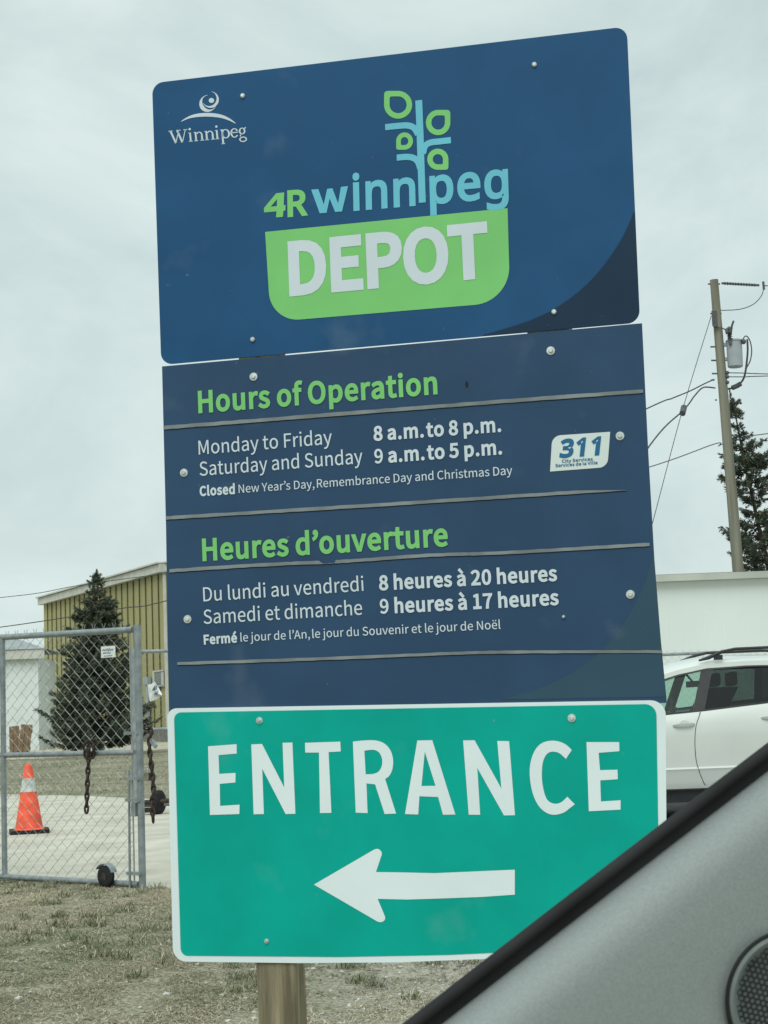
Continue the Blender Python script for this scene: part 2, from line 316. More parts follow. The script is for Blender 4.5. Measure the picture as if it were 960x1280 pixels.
# ------------------------------------------------------------------ letter shapes (outlines, thousandths of cap height)
# per character code: advance, then outlines as x, y, x, y, ...
GLYPHS = {
 'A': {
  32: (306, ()),
  39: (379, ((150, 659, 228, 659, 251, 913, 254, 1052, 123, 1052, 126, 913), )),
  44: (379, ((102, -259, 209, -191, 277, -95, 302, 26, 289, 104, 253, 154, 196, 172, 150, 161, 116, 131, 102, 85, 115, 38, 148, 8, 194, -3, 209, -1, 192, -77, 145, -140, 72, -186), )),
  46: (379, ((190, -18, 235, -6, 267, 27, 280, 76, 267, 127, 235, 160, 190, 172, 144, 160, 112, 127, 100, 76, 112, 27, 144, -6), )),
  48: (757, ((379, -18, 484, 3, 571, 65, 635, 169, 676, 315, 690, 503, 676, 690, 635, 834, 571, 936, 484, 998, 379, 1018, 274, 998, 187, 936, 123, 834, 82, 690, 68, 503, 82, 315, 123, 169, 187, 65, 274, 3), (379, 83, 316, 99, 263, 147, 223, 229, 197, 347, 188, 503, 197, 659, 223, 776, 263, 857, 316, 904, 379, 920, 443, 904, 495, 857, 536, 776, 561, 659, 570, 503, 561, 347, 536, 229, 495, 147, 443, 99), )),
  49: (757, ((120, 0, 668, 0, 668, 104, 468, 104, 468, 1000, 372, 1000, 165, 929, 165, 850, 344, 850, 344, 104, 120, 104), )),
  50: (757, ((60, 0, 689, 0, 689, 108, 412, 108, 248, 98, 454, 315, 591, 522, 641, 724, 628, 823, 590, 904, 529, 966, 448, 1004, 349, 1018, 234, 1000, 139, 949, 55, 872, 127, 801, 187, 861, 257, 902, 334, 917, 437, 891, 498, 821, 518, 719, 469, 536, 318, 325, 60, 74), )),
  52: (757, ((464, 0, 581, 0, 581, 276, 715, 276, 715, 375, 581, 375, 581, 1000, 443, 1000, 27, 357, 27, 276, 464, 276), (464, 375, 157, 375, 385, 716, 465, 864, 471, 864, 464, 682), )),
  53: (757, ((357, -18, 456, -3, 545, 40, 618, 110, 667, 205, 685, 325, 669, 443, 626, 533, 561, 595, 478, 632, 383, 644, 233, 604, 259, 894, 636, 894, 636, 1000, 150, 1000, 117, 533, 184, 491, 238, 523, 290, 543, 351, 550, 460, 523, 532, 445, 558, 322, 529, 196, 453, 115, 345, 86, 242, 102, 162, 142, 100, 196, 37, 115, 115, 51, 220, 2), )),
  55: (757, ((270, 0, 400, 0, 414, 218, 442, 408, 493, 582, 574, 751, 693, 925, 693, 1000, 67, 1000, 67, 894, 553, 894, 396, 625, 308, 340), )),
  56: (757, ((382, -18, 486, -5, 573, 31, 638, 87, 680, 158, 694, 240, 670, 358, 609, 443, 527, 503, 527, 510, 587, 570, 638, 653, 659, 752, 647, 838, 612, 911, 555, 967, 479, 1002, 385, 1015, 245, 983, 147, 894, 111, 761, 129, 666, 178, 590, 246, 531, 246, 525, 158, 461, 90, 369, 63, 248, 78, 161, 122, 88, 189, 32, 278, -5), (450, 543, 339, 594, 256, 662, 224, 761, 245, 846, 301, 902, 383, 922, 475, 898, 532, 835, 553, 745, 541, 673, 506, 606), (383, 75, 276, 99, 201, 164, 173, 259, 191, 349, 240, 425, 311, 486, 443, 428, 539, 354, 576, 244, 552, 156, 485, 97), )),
  57: (757, ((321, -18, 430, 2, 529, 63, 610, 171, 664, 329, 683, 543, 667, 714, 620, 847, 548, 942, 455, 999, 347, 1018, 257, 1003, 178, 960, 116, 892, 75, 802, 60, 693, 73, 581, 109, 494, 167, 430, 243, 392, 336, 379, 419, 394, 498, 436, 566, 501, 549, 339, 511, 221, 457, 143, 391, 99, 317, 86, 253, 95, 196, 121, 147, 162, 79, 85, 142, 32, 222, -4), (565, 606, 496, 529, 425, 485, 356, 472, 257, 500, 197, 576, 177, 693, 200, 813, 261, 892, 348, 921, 457, 885, 531, 779), )),
  65: (829, ((5, 0, 132, 0, 229, 306, 595, 306, 690, 0, 824, 0, 484, 1000, 344, 1000), (261, 405, 310, 559, 409, 898, 415, 898, 516, 559, 563, 405), )),
  67: (870, ((514, -18, 634, -1, 735, 48, 821, 126, 752, 206, 684, 145, 608, 106, 520, 93, 414, 111, 328, 165, 263, 250, 223, 364, 209, 503, 223, 641, 265, 753, 332, 837, 419, 889, 524, 907, 603, 895, 671, 862, 729, 813, 797, 895, 727, 955, 635, 1000, 523, 1018, 379, 995, 257, 928, 162, 821, 101, 677, 79, 499, 100, 321, 160, 177, 253, 71, 373, 5), )),
  68: (939, ((138, 0, 393, 0, 557, 22, 687, 86, 781, 189, 839, 330, 858, 503, 839, 678, 781, 816, 686, 917, 554, 979, 387, 1000, 138, 1000), (263, 104, 263, 898, 377, 898, 504, 881, 602, 832, 673, 752, 715, 642, 729, 503, 715, 365, 673, 254, 602, 172, 504, 121, 377, 104), )),
  69: (804, ((138, 0, 729, 0, 729, 108, 263, 108, 263, 472, 643, 472, 643, 580, 263, 580, 263, 894, 714, 894, 714, 1000, 138, 1000), )),
  70: (753, ((138, 0, 263, 0, 263, 449, 645, 449, 645, 555, 263, 555, 263, 894, 714, 894, 714, 1000, 138, 1000), )),
  72: (993, ((138, 0, 263, 0, 263, 472, 730, 472, 730, 0, 857, 0, 857, 1000, 730, 1000, 730, 581, 263, 581, 263, 1000, 138, 1000), )),
  77: (1108, ((138, 0, 251, 0, 251, 554, 235, 849, 240, 849, 321, 621, 510, 101, 595, 101, 783, 621, 864, 849, 869, 849, 853, 554, 853, 0, 970, 0, 970, 1000, 819, 1000, 628, 465, 558, 256, 553, 256, 480, 465, 289, 1000, 138, 1000), )),
  78: (986, ((138, 0, 256, 0, 256, 525, 241, 838, 247, 838, 355, 632, 719, 0, 849, 0, 849, 1000, 729, 1000, 729, 480, 746, 164, 739, 164, 632, 370, 266, 1000, 138, 1000), )),
  79: (1012, ((506, -18, 647, 6, 765, 73, 855, 181, 913, 326, 933, 503, 913, 680, 855, 823, 765, 929, 647, 995, 506, 1018, 365, 995, 247, 929, 157, 823, 99, 680, 79, 503, 99, 326, 157, 181, 247, 73, 365, 6), (506, 93, 406, 112, 324, 165, 262, 251, 222, 365, 209, 503, 222, 641, 262, 753, 324, 837, 406, 889, 506, 907, 606, 889, 689, 837, 751, 753, 790, 641, 804, 503, 790, 365, 751, 251, 689, 165, 606, 112), )),
  80: (864, ((138, 0, 263, 0, 263, 398, 428, 398, 551, 410, 653, 446, 730, 507, 780, 593, 797, 707, 779, 821, 730, 904, 651, 960, 548, 990, 423, 1000, 138, 1000), (263, 501, 263, 898, 407, 898, 502, 892, 576, 872, 629, 837, 661, 783, 671, 707, 643, 590, 557, 522, 412, 501), )),
  82: (866, ((263, 525, 263, 898, 431, 898, 564, 881, 646, 825, 674, 720, 646, 612, 564, 547, 431, 525), (686, 0, 828, 0, 574, 438, 693, 491, 771, 585, 799, 720, 783, 829, 735, 908, 661, 961, 565, 991, 450, 1000, 138, 1000, 138, 0, 263, 0, 263, 424, 443, 424), )),
  83: (813, ((415, -18, 530, -3, 624, 37, 695, 98, 739, 176, 754, 266, 727, 390, 653, 475, 548, 533, 407, 595, 329, 631, 266, 683, 240, 763, 263, 840, 328, 889, 427, 907, 514, 896, 589, 864, 655, 814, 720, 895, 640, 959, 540, 1002, 427, 1018, 325, 1005, 238, 969, 171, 913, 127, 840, 112, 753, 144, 630, 221, 548, 315, 497, 458, 434, 544, 392, 604, 338, 626, 255, 601, 170, 529, 113, 416, 93, 314, 108, 220, 151, 141, 217, 65, 130, 163, 51, 280, 0), )),
  84: (817, ((345, 0, 472, 0, 472, 894, 775, 894, 775, 1000, 42, 1000, 42, 894, 345, 894), )),
  86: (784, ((321, 0, 467, 0, 784, 1000, 656, 1000, 495, 458, 398, 128, 393, 128, 296, 458, 134, 1000, 1, 1000), )),
  89: (724, ((299, 0, 424, 0, 424, 387, 726, 1000, 595, 1000, 467, 718, 366, 498, 360, 498, 262, 718, 132, 1000, -1, 1000, 299, 387), )),
  97: (768, ((296, -18, 385, -3, 467, 35, 542, 89, 546, 89, 557, 0, 659, 0, 659, 456, 650, 558, 621, 642, 571, 706, 499, 746, 402, 760, 289, 744, 190, 708, 112, 663, 160, 577, 224, 615, 299, 644, 382, 656, 476, 629, 522, 560, 535, 469, 367, 442, 239, 403, 150, 349, 97, 280, 80, 192, 109, 78, 185, 7), (332, 83, 265, 95, 218, 133, 201, 201, 232, 285, 337, 346, 535, 386, 535, 180, 466, 126, 400, 94), )),
  98: (843, ((452, -18, 550, -1, 638, 50, 709, 132, 756, 243, 774, 382, 761, 509, 725, 614, 665, 693, 583, 743, 479, 760, 397, 746, 318, 709, 246, 656, 251, 789, 251, 1086, 126, 1086, 126, 0, 225, 0, 236, 76, 241, 76, 309, 26, 381, -6), (431, 87, 377, 94, 315, 118, 251, 164, 251, 554, 319, 609, 385, 643, 447, 655, 561, 620, 625, 525, 644, 381, 616, 223, 541, 123), )),
  99: (696, ((417, -18, 504, -6, 585, 26, 658, 75, 603, 160, 552, 122, 494, 96, 428, 86, 308, 122, 228, 220, 199, 370, 230, 519, 312, 619, 432, 655, 487, 647, 536, 624, 580, 591, 643, 673, 585, 716, 514, 748, 427, 760, 317, 743, 219, 694, 141, 614, 90, 505, 71, 370, 88, 235, 136, 127, 211, 48, 306, -1), )),
  100: (846, ((378, -18, 463, -3, 539, 35, 603, 87, 607, 87, 618, 0, 720, 0, 720, 1086, 595, 1086, 595, 801, 602, 674, 538, 720, 471, 749, 393, 760, 295, 742, 207, 692, 136, 611, 89, 502, 72, 370, 86, 235, 126, 127, 190, 48, 275, -1), (405, 87, 295, 121, 225, 218, 201, 371, 230, 520, 306, 619, 415, 655, 475, 647, 534, 622, 595, 577, 595, 188, 534, 132, 471, 98), )),
  101: (756, ((426, -18, 519, -8, 599, 19, 668, 57, 625, 141, 568, 109, 507, 89, 439, 82, 315, 114, 230, 204, 194, 341, 693, 341, 698, 412, 686, 529, 649, 626, 589, 698, 506, 744, 402, 760, 303, 742, 213, 692, 139, 611, 89, 503, 71, 370, 89, 236, 139, 128, 215, 48, 313, -1), (192, 430, 231, 555, 307, 633, 405, 660, 504, 634, 567, 556, 589, 430), )),
  102: (443, ((45, 640, 146, 640, 146, 0, 270, 0, 270, 640, 427, 640, 427, 741, 270, 741, 270, 858, 282, 938, 316, 987, 375, 1004, 458, 984, 486, 1080, 362, 1104, 240, 1074, 169, 989, 146, 859, 146, 741, 45, 734), )),
  104: (828, ((126, 0, 251, 0, 251, 538, 319, 600, 383, 638, 453, 651, 533, 630, 579, 566, 593, 453, 593, 0, 718, 0, 718, 469, 709, 572, 683, 653, 638, 712, 574, 748, 491, 760, 398, 743, 317, 698, 246, 636, 251, 789, 251, 1086, 126, 1086), )),
  105: (375, ((126, 0, 251, 0, 251, 741, 126, 741), (188, 894, 232, 904, 261, 933, 271, 977, 261, 1019, 232, 1047, 188, 1057, 145, 1047, 117, 1019, 106, 977, 117, 933, 145, 904), )),
  106: (375, ((48, -330, 166, -300, 231, -216, 251, -85, 251, 741, 127, 741, 127, -85, 120, -162, 92, -213, 35, -231, -35, -217, -60, -311), (188, 894, 231, 904, 261, 933, 271, 977, 261, 1019, 231, 1047, 188, 1057, 145, 1047, 116, 1019, 105, 977, 116, 933, 145, 904), )),
  108: (387, ((256, -18, 329, -7, 311, 89, 285, 86, 268, 91, 256, 108, 251, 139, 251, 1086, 126, 1086, 126, 147, 139, 58, 181, 2), )),
  109: (1263, ((126, 0, 251, 0, 251, 538, 316, 601, 378, 638, 437, 651, 514, 630, 560, 566, 574, 453, 574, 0, 698, 0, 698, 538, 765, 601, 827, 638, 885, 651, 963, 630, 1008, 566, 1023, 453, 1023, 0, 1147, 0, 1147, 469, 1139, 572, 1112, 653, 1068, 712, 1005, 748, 924, 760, 837, 742, 756, 692, 678, 618, 637, 694, 571, 743, 473, 760, 389, 743, 312, 697, 243, 633, 240, 633, 228, 741, 126, 741), )),
  110: (832, ((126, 0, 251, 0, 251, 538, 319, 600, 383, 638, 453, 651, 533, 630, 579, 566, 593, 453, 593, 0, 718, 0, 718, 469, 709, 572, 683, 653, 638, 712, 574, 748, 491, 760, 397, 743, 316, 697, 243, 633, 240, 633, 228, 741, 126, 741), )),
  111: (827, ((413, -18, 519, -1, 612, 48, 688, 127, 738, 235, 756, 370, 738, 505, 688, 614, 612, 694, 519, 743, 413, 760, 308, 743, 214, 694, 139, 614, 89, 505, 71, 370, 89, 235, 139, 127, 214, 48, 308, -1), (413, 86, 301, 122, 226, 220, 199, 370, 226, 519, 301, 619, 413, 655, 526, 619, 602, 519, 629, 370, 602, 220, 526, 122), )),
  112: (846, ((126, -312, 251, -312, 251, -61, 247, 68, 315, 21, 384, -8, 452, -18, 550, -1, 638, 50, 709, 132, 756, 243, 774, 382, 761, 509, 725, 614, 665, 693, 583, 743, 479, 760, 394, 745, 315, 707, 243, 655, 240, 655, 228, 741, 126, 741), (431, 87, 377, 94, 316, 118, 251, 164, 251, 554, 320, 609, 385, 643, 447, 655, 561, 620, 625, 525, 644, 381, 616, 223, 541, 123), )),
  114: (529, ((126, 0, 251, 0, 251, 476, 307, 576, 372, 631, 437, 648, 509, 636, 532, 744, 453, 760, 374, 741, 302, 688, 243, 606, 240, 606, 228, 741, 126, 741), )),
  115: (638, ((319, -18, 467, 13, 557, 92, 588, 202, 554, 314, 469, 382, 363, 427, 285, 459, 226, 498, 203, 555, 218, 609, 264, 648, 341, 663, 402, 654, 457, 631, 509, 598, 569, 675, 505, 718, 427, 748, 340, 760, 201, 731, 115, 656, 85, 550, 117, 446, 198, 380, 300, 336, 380, 303, 444, 258, 469, 195, 453, 137, 405, 95, 323, 79, 242, 90, 170, 121, 104, 168, 44, 85, 123, 32, 217, -4), )),
  116: (514, ((357, -18, 495, 10, 471, 104, 386, 83, 318, 100, 282, 148, 271, 225, 271, 640, 473, 640, 473, 741, 271, 741, 271, 950, 168, 950, 154, 741, 37, 734, 37, 640, 147, 640, 147, 229, 154, 146, 176, 78, 216, 26, 275, -6), )),
  117: (828, ((342, -18, 435, -1, 515, 46, 587, 116, 591, 116, 600, 0, 704, 0, 704, 741, 580, 741, 580, 216, 513, 144, 449, 103, 379, 90, 300, 110, 254, 174, 240, 286, 240, 741, 115, 741, 115, 271, 123, 169, 150, 88, 194, 29, 258, -6), )),
  118: (711, ((285, 0, 431, 0, 693, 741, 570, 741, 430, 319, 362, 101, 355, 101, 286, 319, 147, 741, 18, 741), )),
  119: (1094, ((243, 0, 387, 0, 492, 397, 543, 613, 550, 613, 600, 400, 707, 0, 858, 0, 1059, 741, 939, 741, 831, 312, 786, 106, 779, 106, 727, 312, 611, 741, 490, 741, 374, 312, 325, 106, 318, 106, 274, 312, 164, 741, 37, 741), )),
  121: (711, ((138, -319, 264, -285, 353, -194, 415, -63, 693, 741, 572, 741, 438, 330, 378, 120, 371, 120, 297, 330, 147, 741, 18, 741, 315, -1, 299, -57, 260, -139, 205, -196, 132, -217, 75, -205, 50, -304), )),
  224: (768, ((296, -18, 385, -3, 467, 35, 542, 89, 546, 89, 557, 0, 659, 0, 659, 456, 650, 558, 621, 642, 571, 706, 499, 746, 402, 760, 289, 744, 190, 708, 112, 663, 160, 577, 224, 615, 299, 644, 382, 656, 476, 629, 522, 560, 535, 469, 367, 442, 239, 403, 150, 349, 97, 280, 80, 192, 109, 78, 185, 7), (332, 83, 265, 95, 218, 133, 201, 201, 232, 285, 337, 346, 535, 386, 535, 180, 466, 126, 400, 94), (430, 873, 494, 936, 277, 1190, 191, 1108), )),
  233: (756, ((426, -18, 519, -8, 599, 19, 668, 57, 625, 141, 568, 109, 507, 89, 439, 82, 315, 114, 230, 204, 194, 341, 693, 341, 698, 412, 686, 529, 649, 626, 589, 698, 506, 744, 402, 760, 303, 742, 213, 692, 139, 611, 89, 503, 71, 370, 89, 236, 139, 128, 215, 48, 313, -1), (192, 430, 231, 555, 307, 633, 405, 660, 504, 634, 567, 556, 589, 430), (381, 873, 618, 1108, 532, 1190, 317, 936), )),
  235: (756, ((426, -18, 519, -8, 599, 19, 668, 57, 625, 141, 568, 109, 507, 89, 439, 82, 315, 114, 230, 204, 194, 341, 693, 341, 698, 412, 686, 529, 649, 626, 589, 698, 506, 744, 402, 760, 303, 742, 213, 692, 139, 611, 89, 503, 71, 370, 89, 236, 139, 128, 215, 48, 313, -1), (192, 430, 231, 555, 307, 633, 405, 660, 504, 634, 567, 556, 589, 430), (255, 896, 294, 906, 321, 933, 332, 971, 321, 1010, 294, 1036, 255, 1046, 216, 1036, 190, 1010, 180, 971, 190, 933, 216, 906), (550, 896, 587, 906, 614, 933, 625, 971, 614, 1010, 587, 1036, 550, 1046, 510, 1036, 483, 1010, 473, 971, 483, 933, 510, 906), )),
 },
 'B': {
  32: (364, ()),
  39: (315, ((224, 1000, 196, 639, 119, 639, 91, 1000), )),
  49: (801, ((497, 0, 377, 0, 377, 699, 377, 768, 380, 820, 382, 871, 342, 833, 296, 794, 189, 707, 125, 790, 395, 1000, 497, 1000), )),
  51: (801, ((690, 766, 688, 723, 679, 685, 665, 650, 646, 619, 622, 593, 593, 570, 560, 552, 523, 537, 483, 527, 483, 521, 557, 506, 616, 481, 662, 445, 695, 400, 715, 346, 721, 284, 717, 229, 703, 177, 681, 130, 649, 88, 607, 52, 555, 24, 493, 3, 421, -10, 338, -14, 192, -2, 63, 41, 63, 155, 199, 107, 339, 90, 420, 95, 485, 113, 533, 142, 566, 182, 586, 230, 592, 287, 589, 326, 578, 360, 560, 389, 534, 412, 502, 431, 464, 445, 419, 455, 368, 462, 312, 464, 216, 464, 216, 569, 314, 569, 366, 571, 412, 579, 452, 592, 486, 610, 514, 633, 536, 659, 552, 689, 561, 722, 564, 758, 559, 803, 543, 840, 515, 870, 479, 893, 434, 906, 382, 910, 286, 900, 205, 870, 130, 826, 69, 910, 107, 937, 151, 961, 201, 983, 256, 1000, 316, 1011, 381, 1014, 477, 1006, 554, 983, 614, 944, 657, 893, 682, 834), )),
  52: (801, ((773, 227, 627, 227, 627, 0, 508, 0, 508, 227, 29, 227, 29, 332, 500, 1006, 627, 1006, 627, 338, 773, 338), (508, 653, 509, 719, 511, 776, 513, 827, 515, 874, 510, 874, 482, 817, 450, 765, 150, 338, 508, 338), )),
  68: (1022, ((937, 510, 930, 404, 909, 310, 875, 228, 827, 159, 768, 102, 696, 57, 613, 26, 519, 6, 415, 0, 136, 0, 136, 1000, 444, 1000, 540, 994, 628, 975, 706, 944, 774, 901, 831, 846, 877, 779, 910, 701, 930, 611), (804, 506, 799, 589, 784, 662, 760, 724, 726, 776, 683, 818, 631, 851, 570, 874, 502, 888, 426, 892, 262, 892, 262, 108, 398, 108, 522, 119, 623, 152, 702, 208, 759, 286, 793, 385), )),
  69: (779, ((695, 0, 136, 0, 136, 1000, 695, 1000, 695, 889, 262, 889, 262, 577, 669, 577, 669, 468, 262, 468, 262, 111, 695, 111), )),
  79: (1094, ((1008, 501, 1005, 426, 995, 356, 979, 291, 956, 230, 927, 176, 891, 127, 850, 85, 802, 50, 747, 22, 687, 2, 620, -10, 548, -14, 473, -10, 404, 2, 343, 23, 289, 51, 240, 86, 199, 128, 164, 176, 135, 231, 113, 291, 98, 357, 89, 428, 85, 503, 91, 601, 108, 691, 136, 772, 175, 843, 226, 902, 289, 951, 364, 987, 450, 1008, 549, 1015, 644, 1008, 728, 987, 801, 952, 864, 903, 915, 844, 956, 772, 985, 691, 1003, 601), (218, 501, 222, 421, 234, 349, 254, 284, 281, 228, 317, 182, 362, 144, 415, 117, 477, 101, 548, 95, 619, 101, 681, 117, 733, 144, 777, 182, 813, 228, 840, 284, 860, 349, 871, 421, 875, 501, 867, 618, 840, 717, 797, 798, 735, 857, 652, 893, 549, 905, 478, 899, 415, 883, 362, 856, 317, 820, 281, 773, 254, 718, 234, 654, 222, 581), )),
  80: (847, ((401, 1000, 519, 991, 615, 966, 686, 923, 736, 865, 766, 792, 776, 706, 756, 588, 739, 551, 717, 517, 689, 486, 655, 458, 614, 435, 566, 415, 511, 401, 448, 392, 377, 389, 262, 389, 262, 0, 136, 0, 136, 1000), (389, 892, 262, 892, 262, 497, 363, 497, 423, 499, 475, 506, 521, 518, 559, 534, 591, 555, 615, 583, 632, 616, 642, 655, 646, 700, 639, 759, 618, 807, 584, 845, 535, 871, 470, 887), )),
  82: (871, ((412, 1000, 490, 996, 558, 986, 617, 968, 666, 944, 706, 912, 737, 874, 758, 828, 772, 776, 776, 716, 773, 665, 763, 621, 746, 583, 725, 550, 700, 521, 672, 498, 576, 448, 850, 0, 703, 0, 461, 413, 262, 413, 262, 0, 136, 0, 136, 1000), (405, 891, 262, 891, 262, 520, 412, 520, 486, 525, 545, 541, 590, 568, 621, 605, 639, 653, 646, 710, 643, 751, 634, 786, 620, 815, 599, 839, 573, 858, 541, 873, 502, 883, 457, 889), )),
  84: (779, ((452, 0, 326, 0, 326, 889, 14, 889, 14, 1000, 763, 1000, 763, 889, 452, 889), )),
  101: (790, ((409, 765, 470, 760, 526, 746, 575, 723, 618, 691, 653, 651, 681, 604, 702, 551, 714, 491, 718, 426, 718, 352, 204, 352, 213, 273, 235, 209, 270, 158, 317, 121, 375, 98, 444, 91, 571, 104, 685, 143, 685, 35, 571, -2, 438, -14, 370, -9, 307, 5, 250, 29, 199, 63, 157, 106, 123, 159, 97, 221, 82, 291, 77, 370, 82, 448, 95, 519, 118, 581, 150, 636, 188, 681, 235, 717, 287, 744, 345, 759), (408, 664, 353, 658, 306, 639, 268, 607, 239, 564, 218, 512, 207, 450, 590, 450, 587, 491, 581, 528, 570, 562, 555, 591, 535, 616, 511, 637, 481, 652, 447, 661), )),
  103: (861, ((385, 765, 433, 762, 478, 752, 519, 737, 557, 715, 590, 686, 620, 651, 627, 651, 644, 751, 742, 751, 742, -13, 738, -80, 726, -139, 706, -191, 677, -235, 641, -271, 595, -300, 541, -320, 478, -332, 406, -336, 257, -324, 136, -289, 136, -175, 261, -218, 413, -234, 473, -228, 524, -209, 565, -177, 596, -135, 614, -83, 620, -22, 620, 7, 622, 55, 625, 99, 619, 99, 591, 64, 558, 36, 522, 14, 481, -2, 436, -11, 387, -14, 297, -3, 221, 31, 159, 88, 113, 165, 86, 261, 77, 374, 86, 485, 113, 580, 159, 659, 221, 718, 296, 753), (402, 661, 362, 657, 326, 646, 295, 627, 268, 602, 245, 569, 228, 529, 215, 483, 207, 431, 204, 373, 210, 287, 227, 217, 256, 160, 295, 120, 345, 95, 405, 87, 503, 102, 528, 113, 551, 129, 570, 148, 609, 228, 622, 345, 622, 374, 619, 438, 612, 493, 599, 539, 580, 577, 556, 608, 527, 632, 491, 648, 449, 658), )),
  105: (361, ((242, 751, 242, 0, 119, 0, 119, 751), (182, 1032, 232, 1013, 244, 998, 251, 978, 254, 954, 251, 930, 244, 910, 232, 895, 182, 875, 163, 878, 145, 884, 130, 895, 119, 910, 112, 930, 109, 954, 112, 978, 119, 998, 130, 1013, 145, 1024, 163, 1030), )),
  110: (866, ((480, 765, 563, 757, 630, 736, 683, 700, 722, 647, 744, 577, 752, 489, 752, 0, 630, 0, 630, 480, 626, 536, 612, 581, 590, 616, 557, 641, 515, 656, 462, 661, 388, 653, 330, 630, 290, 591, 263, 538, 248, 470, 242, 389, 242, 0, 119, 0, 119, 751, 218, 751, 237, 648, 244, 648, 306, 714, 388, 752), )),
  112: (861, ((476, 765, 563, 754, 637, 722, 700, 668, 747, 593, 775, 496, 784, 377, 780, 296, 767, 225, 746, 162, 717, 108, 681, 64, 638, 30, 589, 6, 535, -9, 475, -14, 373, 1, 296, 41, 242, 95, 234, 95, 239, 35, 242, -28, 242, -336, 119, -336, 119, 751, 220, 751, 237, 648, 242, 648, 296, 707, 372, 749), (454, 661, 407, 658, 366, 648, 332, 632, 304, 610, 282, 581, 265, 546, 253, 505, 245, 456, 242, 401, 242, 377, 244, 318, 251, 266, 262, 220, 278, 180, 300, 148, 328, 122, 364, 103, 406, 92, 457, 88, 500, 92, 537, 105, 569, 126, 596, 154, 618, 189, 635, 229, 647, 275, 654, 324, 657, 378, 651, 458, 635, 527, 607, 584, 568, 627, 517, 653), )),
  119: (1101, ((604, 424, 587, 482, 572, 537, 560, 585, 552, 623, 546, 623, 539, 585, 527, 536, 513, 481, 496, 423, 361, 1, 221, 1, 15, 752, 143, 752, 246, 352, 268, 270, 285, 191, 296, 127, 301, 127, 311, 169, 323, 223, 337, 279, 352, 329, 485, 752, 619, 752, 748, 329, 768, 261, 787, 190, 798, 129, 804, 129, 814, 188, 833, 267, 854, 352, 959, 752, 1085, 752, 877, 1, 732, 1), )),
 },
}
def glyph(font, ch):
    adv, outs = GLYPHS[font][ord(ch)]
    return adv, [[(o[i], o[i + 1]) for i in range(0, len(o), 2)] for o in outs]
def fatten(L, d, steps=8):        # grow a glyph outline outward by d (holes shrink), a little at a time
    P = [Vector(p) for p in L]
    for _ in range(steps):
        Q = []
        for p in P:
            if not Q or (p - Q[-1]).length > 9: Q.append(p)
        if len(Q) > 3 and (Q[0] - Q[-1]).length < 9: Q.pop()
        P, n = Q, len(Q); out = []
        for i in range(n):
            a, b = (P[i] - P[i - 1]).normalized(), (P[(i + 1) % n] - P[i]).normalized()
            m_ = Vector((-a.y - b.y, a.x + b.x))
            if m_.length < 1e-3: out.append(P[i]); continue
            m_.normalize(); out.append(P[i] + m_ * (d / steps) / max(0.6, m_.dot(Vector((-a.y, a.x)))))
        P = out
    return [tuple(p) for p in P]
def text_loops(font, txt, bold=0, track=0):
    x = 0; groups = []; prev = " "
    for ch in txt:
        lift = 0
        if ch == '\u2019': ch, lift = ',', 905
        if ch == ' ' or ord(ch) not in GLYPHS[font]:
            x += (110 if prev in ".," else 290) + track; prev = ch; continue
        adv, ls = glyph(font, ch)
        if ls:
            area = lambda L: sum(L[i][0] * L[(i + 1) % len(L)][1] - L[(i + 1) % len(L)][0] * L[i][1] for i in range(len(L)))
            sgn = -1 if max((area(L) for L in ls), key=abs) > 0 else 1
            groups.append([[(u + x, v + lift) for u, v in (fatten(L, min(bold, 30 if ch == '9' else 999) * sgn) if bold else L)] for L in ls])
        x += (adv if not lift else 300) + track + bold * 1.2; prev = ch
    return groups

# ------------------------------------------------------------------ the plane of the sign
_yaw, _lean, _rot = R(13.363), R(1.8), R(-0.553)
_e = Vector((math.cos(_yaw), -math.sin(_yaw), 0)); _n = Vector((-math.sin(_yaw), -math.cos(_yaw), 0))
_up = Vector((0, 0, 1)) * math.cos(_lean) + _n * math.sin(_lean)
SE = _e * math.cos(_rot) + _up * math.sin(_rot)      # along the sign
SU = -_e * math.sin(_rot) + _up * math.cos(_rot)     # up the sign
SN = SE.cross(SU)                                    # out of its face
SO = Vector((-0.555, 3.981, 2.952))
def on_sign(px, py):
    d = ray(px, py); t = (SO - EYE).dot(SN) / d.dot(SN); p = EYE + d * t - SO
    return (p.dot(SE), p.dot(SU))
def s3(u, v, d=0.0): return SO + SE * u + SU * v + SN * d
def poly(pts, scale=1.0, ox=0.0, oy=0.0): return [on_sign(ox + x / scale, oy + y / scale) for x, y in pts]
def rounded(q, rads, n=7):        # round the corners of a polygon in sign coordinates
    out = []; N = len(q)
    for i in range(N):
        p = Vector(q[i]); r_ = rads[i] if isinstance(rads, (list, tuple)) else rads
        if r_ <= 0: out.append(tuple(p)); continue
        a = (Vector(q[i - 1]) - p).normalized(); b = (Vector(q[(i + 1) % N]) - p).normalized()
        h = math.acos(max(-1, min(1, a.dot(b)))) / 2; t = r_ / math.tan(h); c = p + (a + b).normalized() * (r_ / math.sin(h))
        s_, e_ = p + a * t - c, p + b * t - c
        a0 = math.atan2(s_.y, s_.x); da = math.atan2(e_.y, e_.x) - a0
        da = (da + math.pi) % (2 * math.pi) - math.pi
        for k in range(n + 1):
            g = a0 + da * k / n; out.append((c.x + r_ * math.cos(g), c.y + r_ * math.sin(g)))
    return out
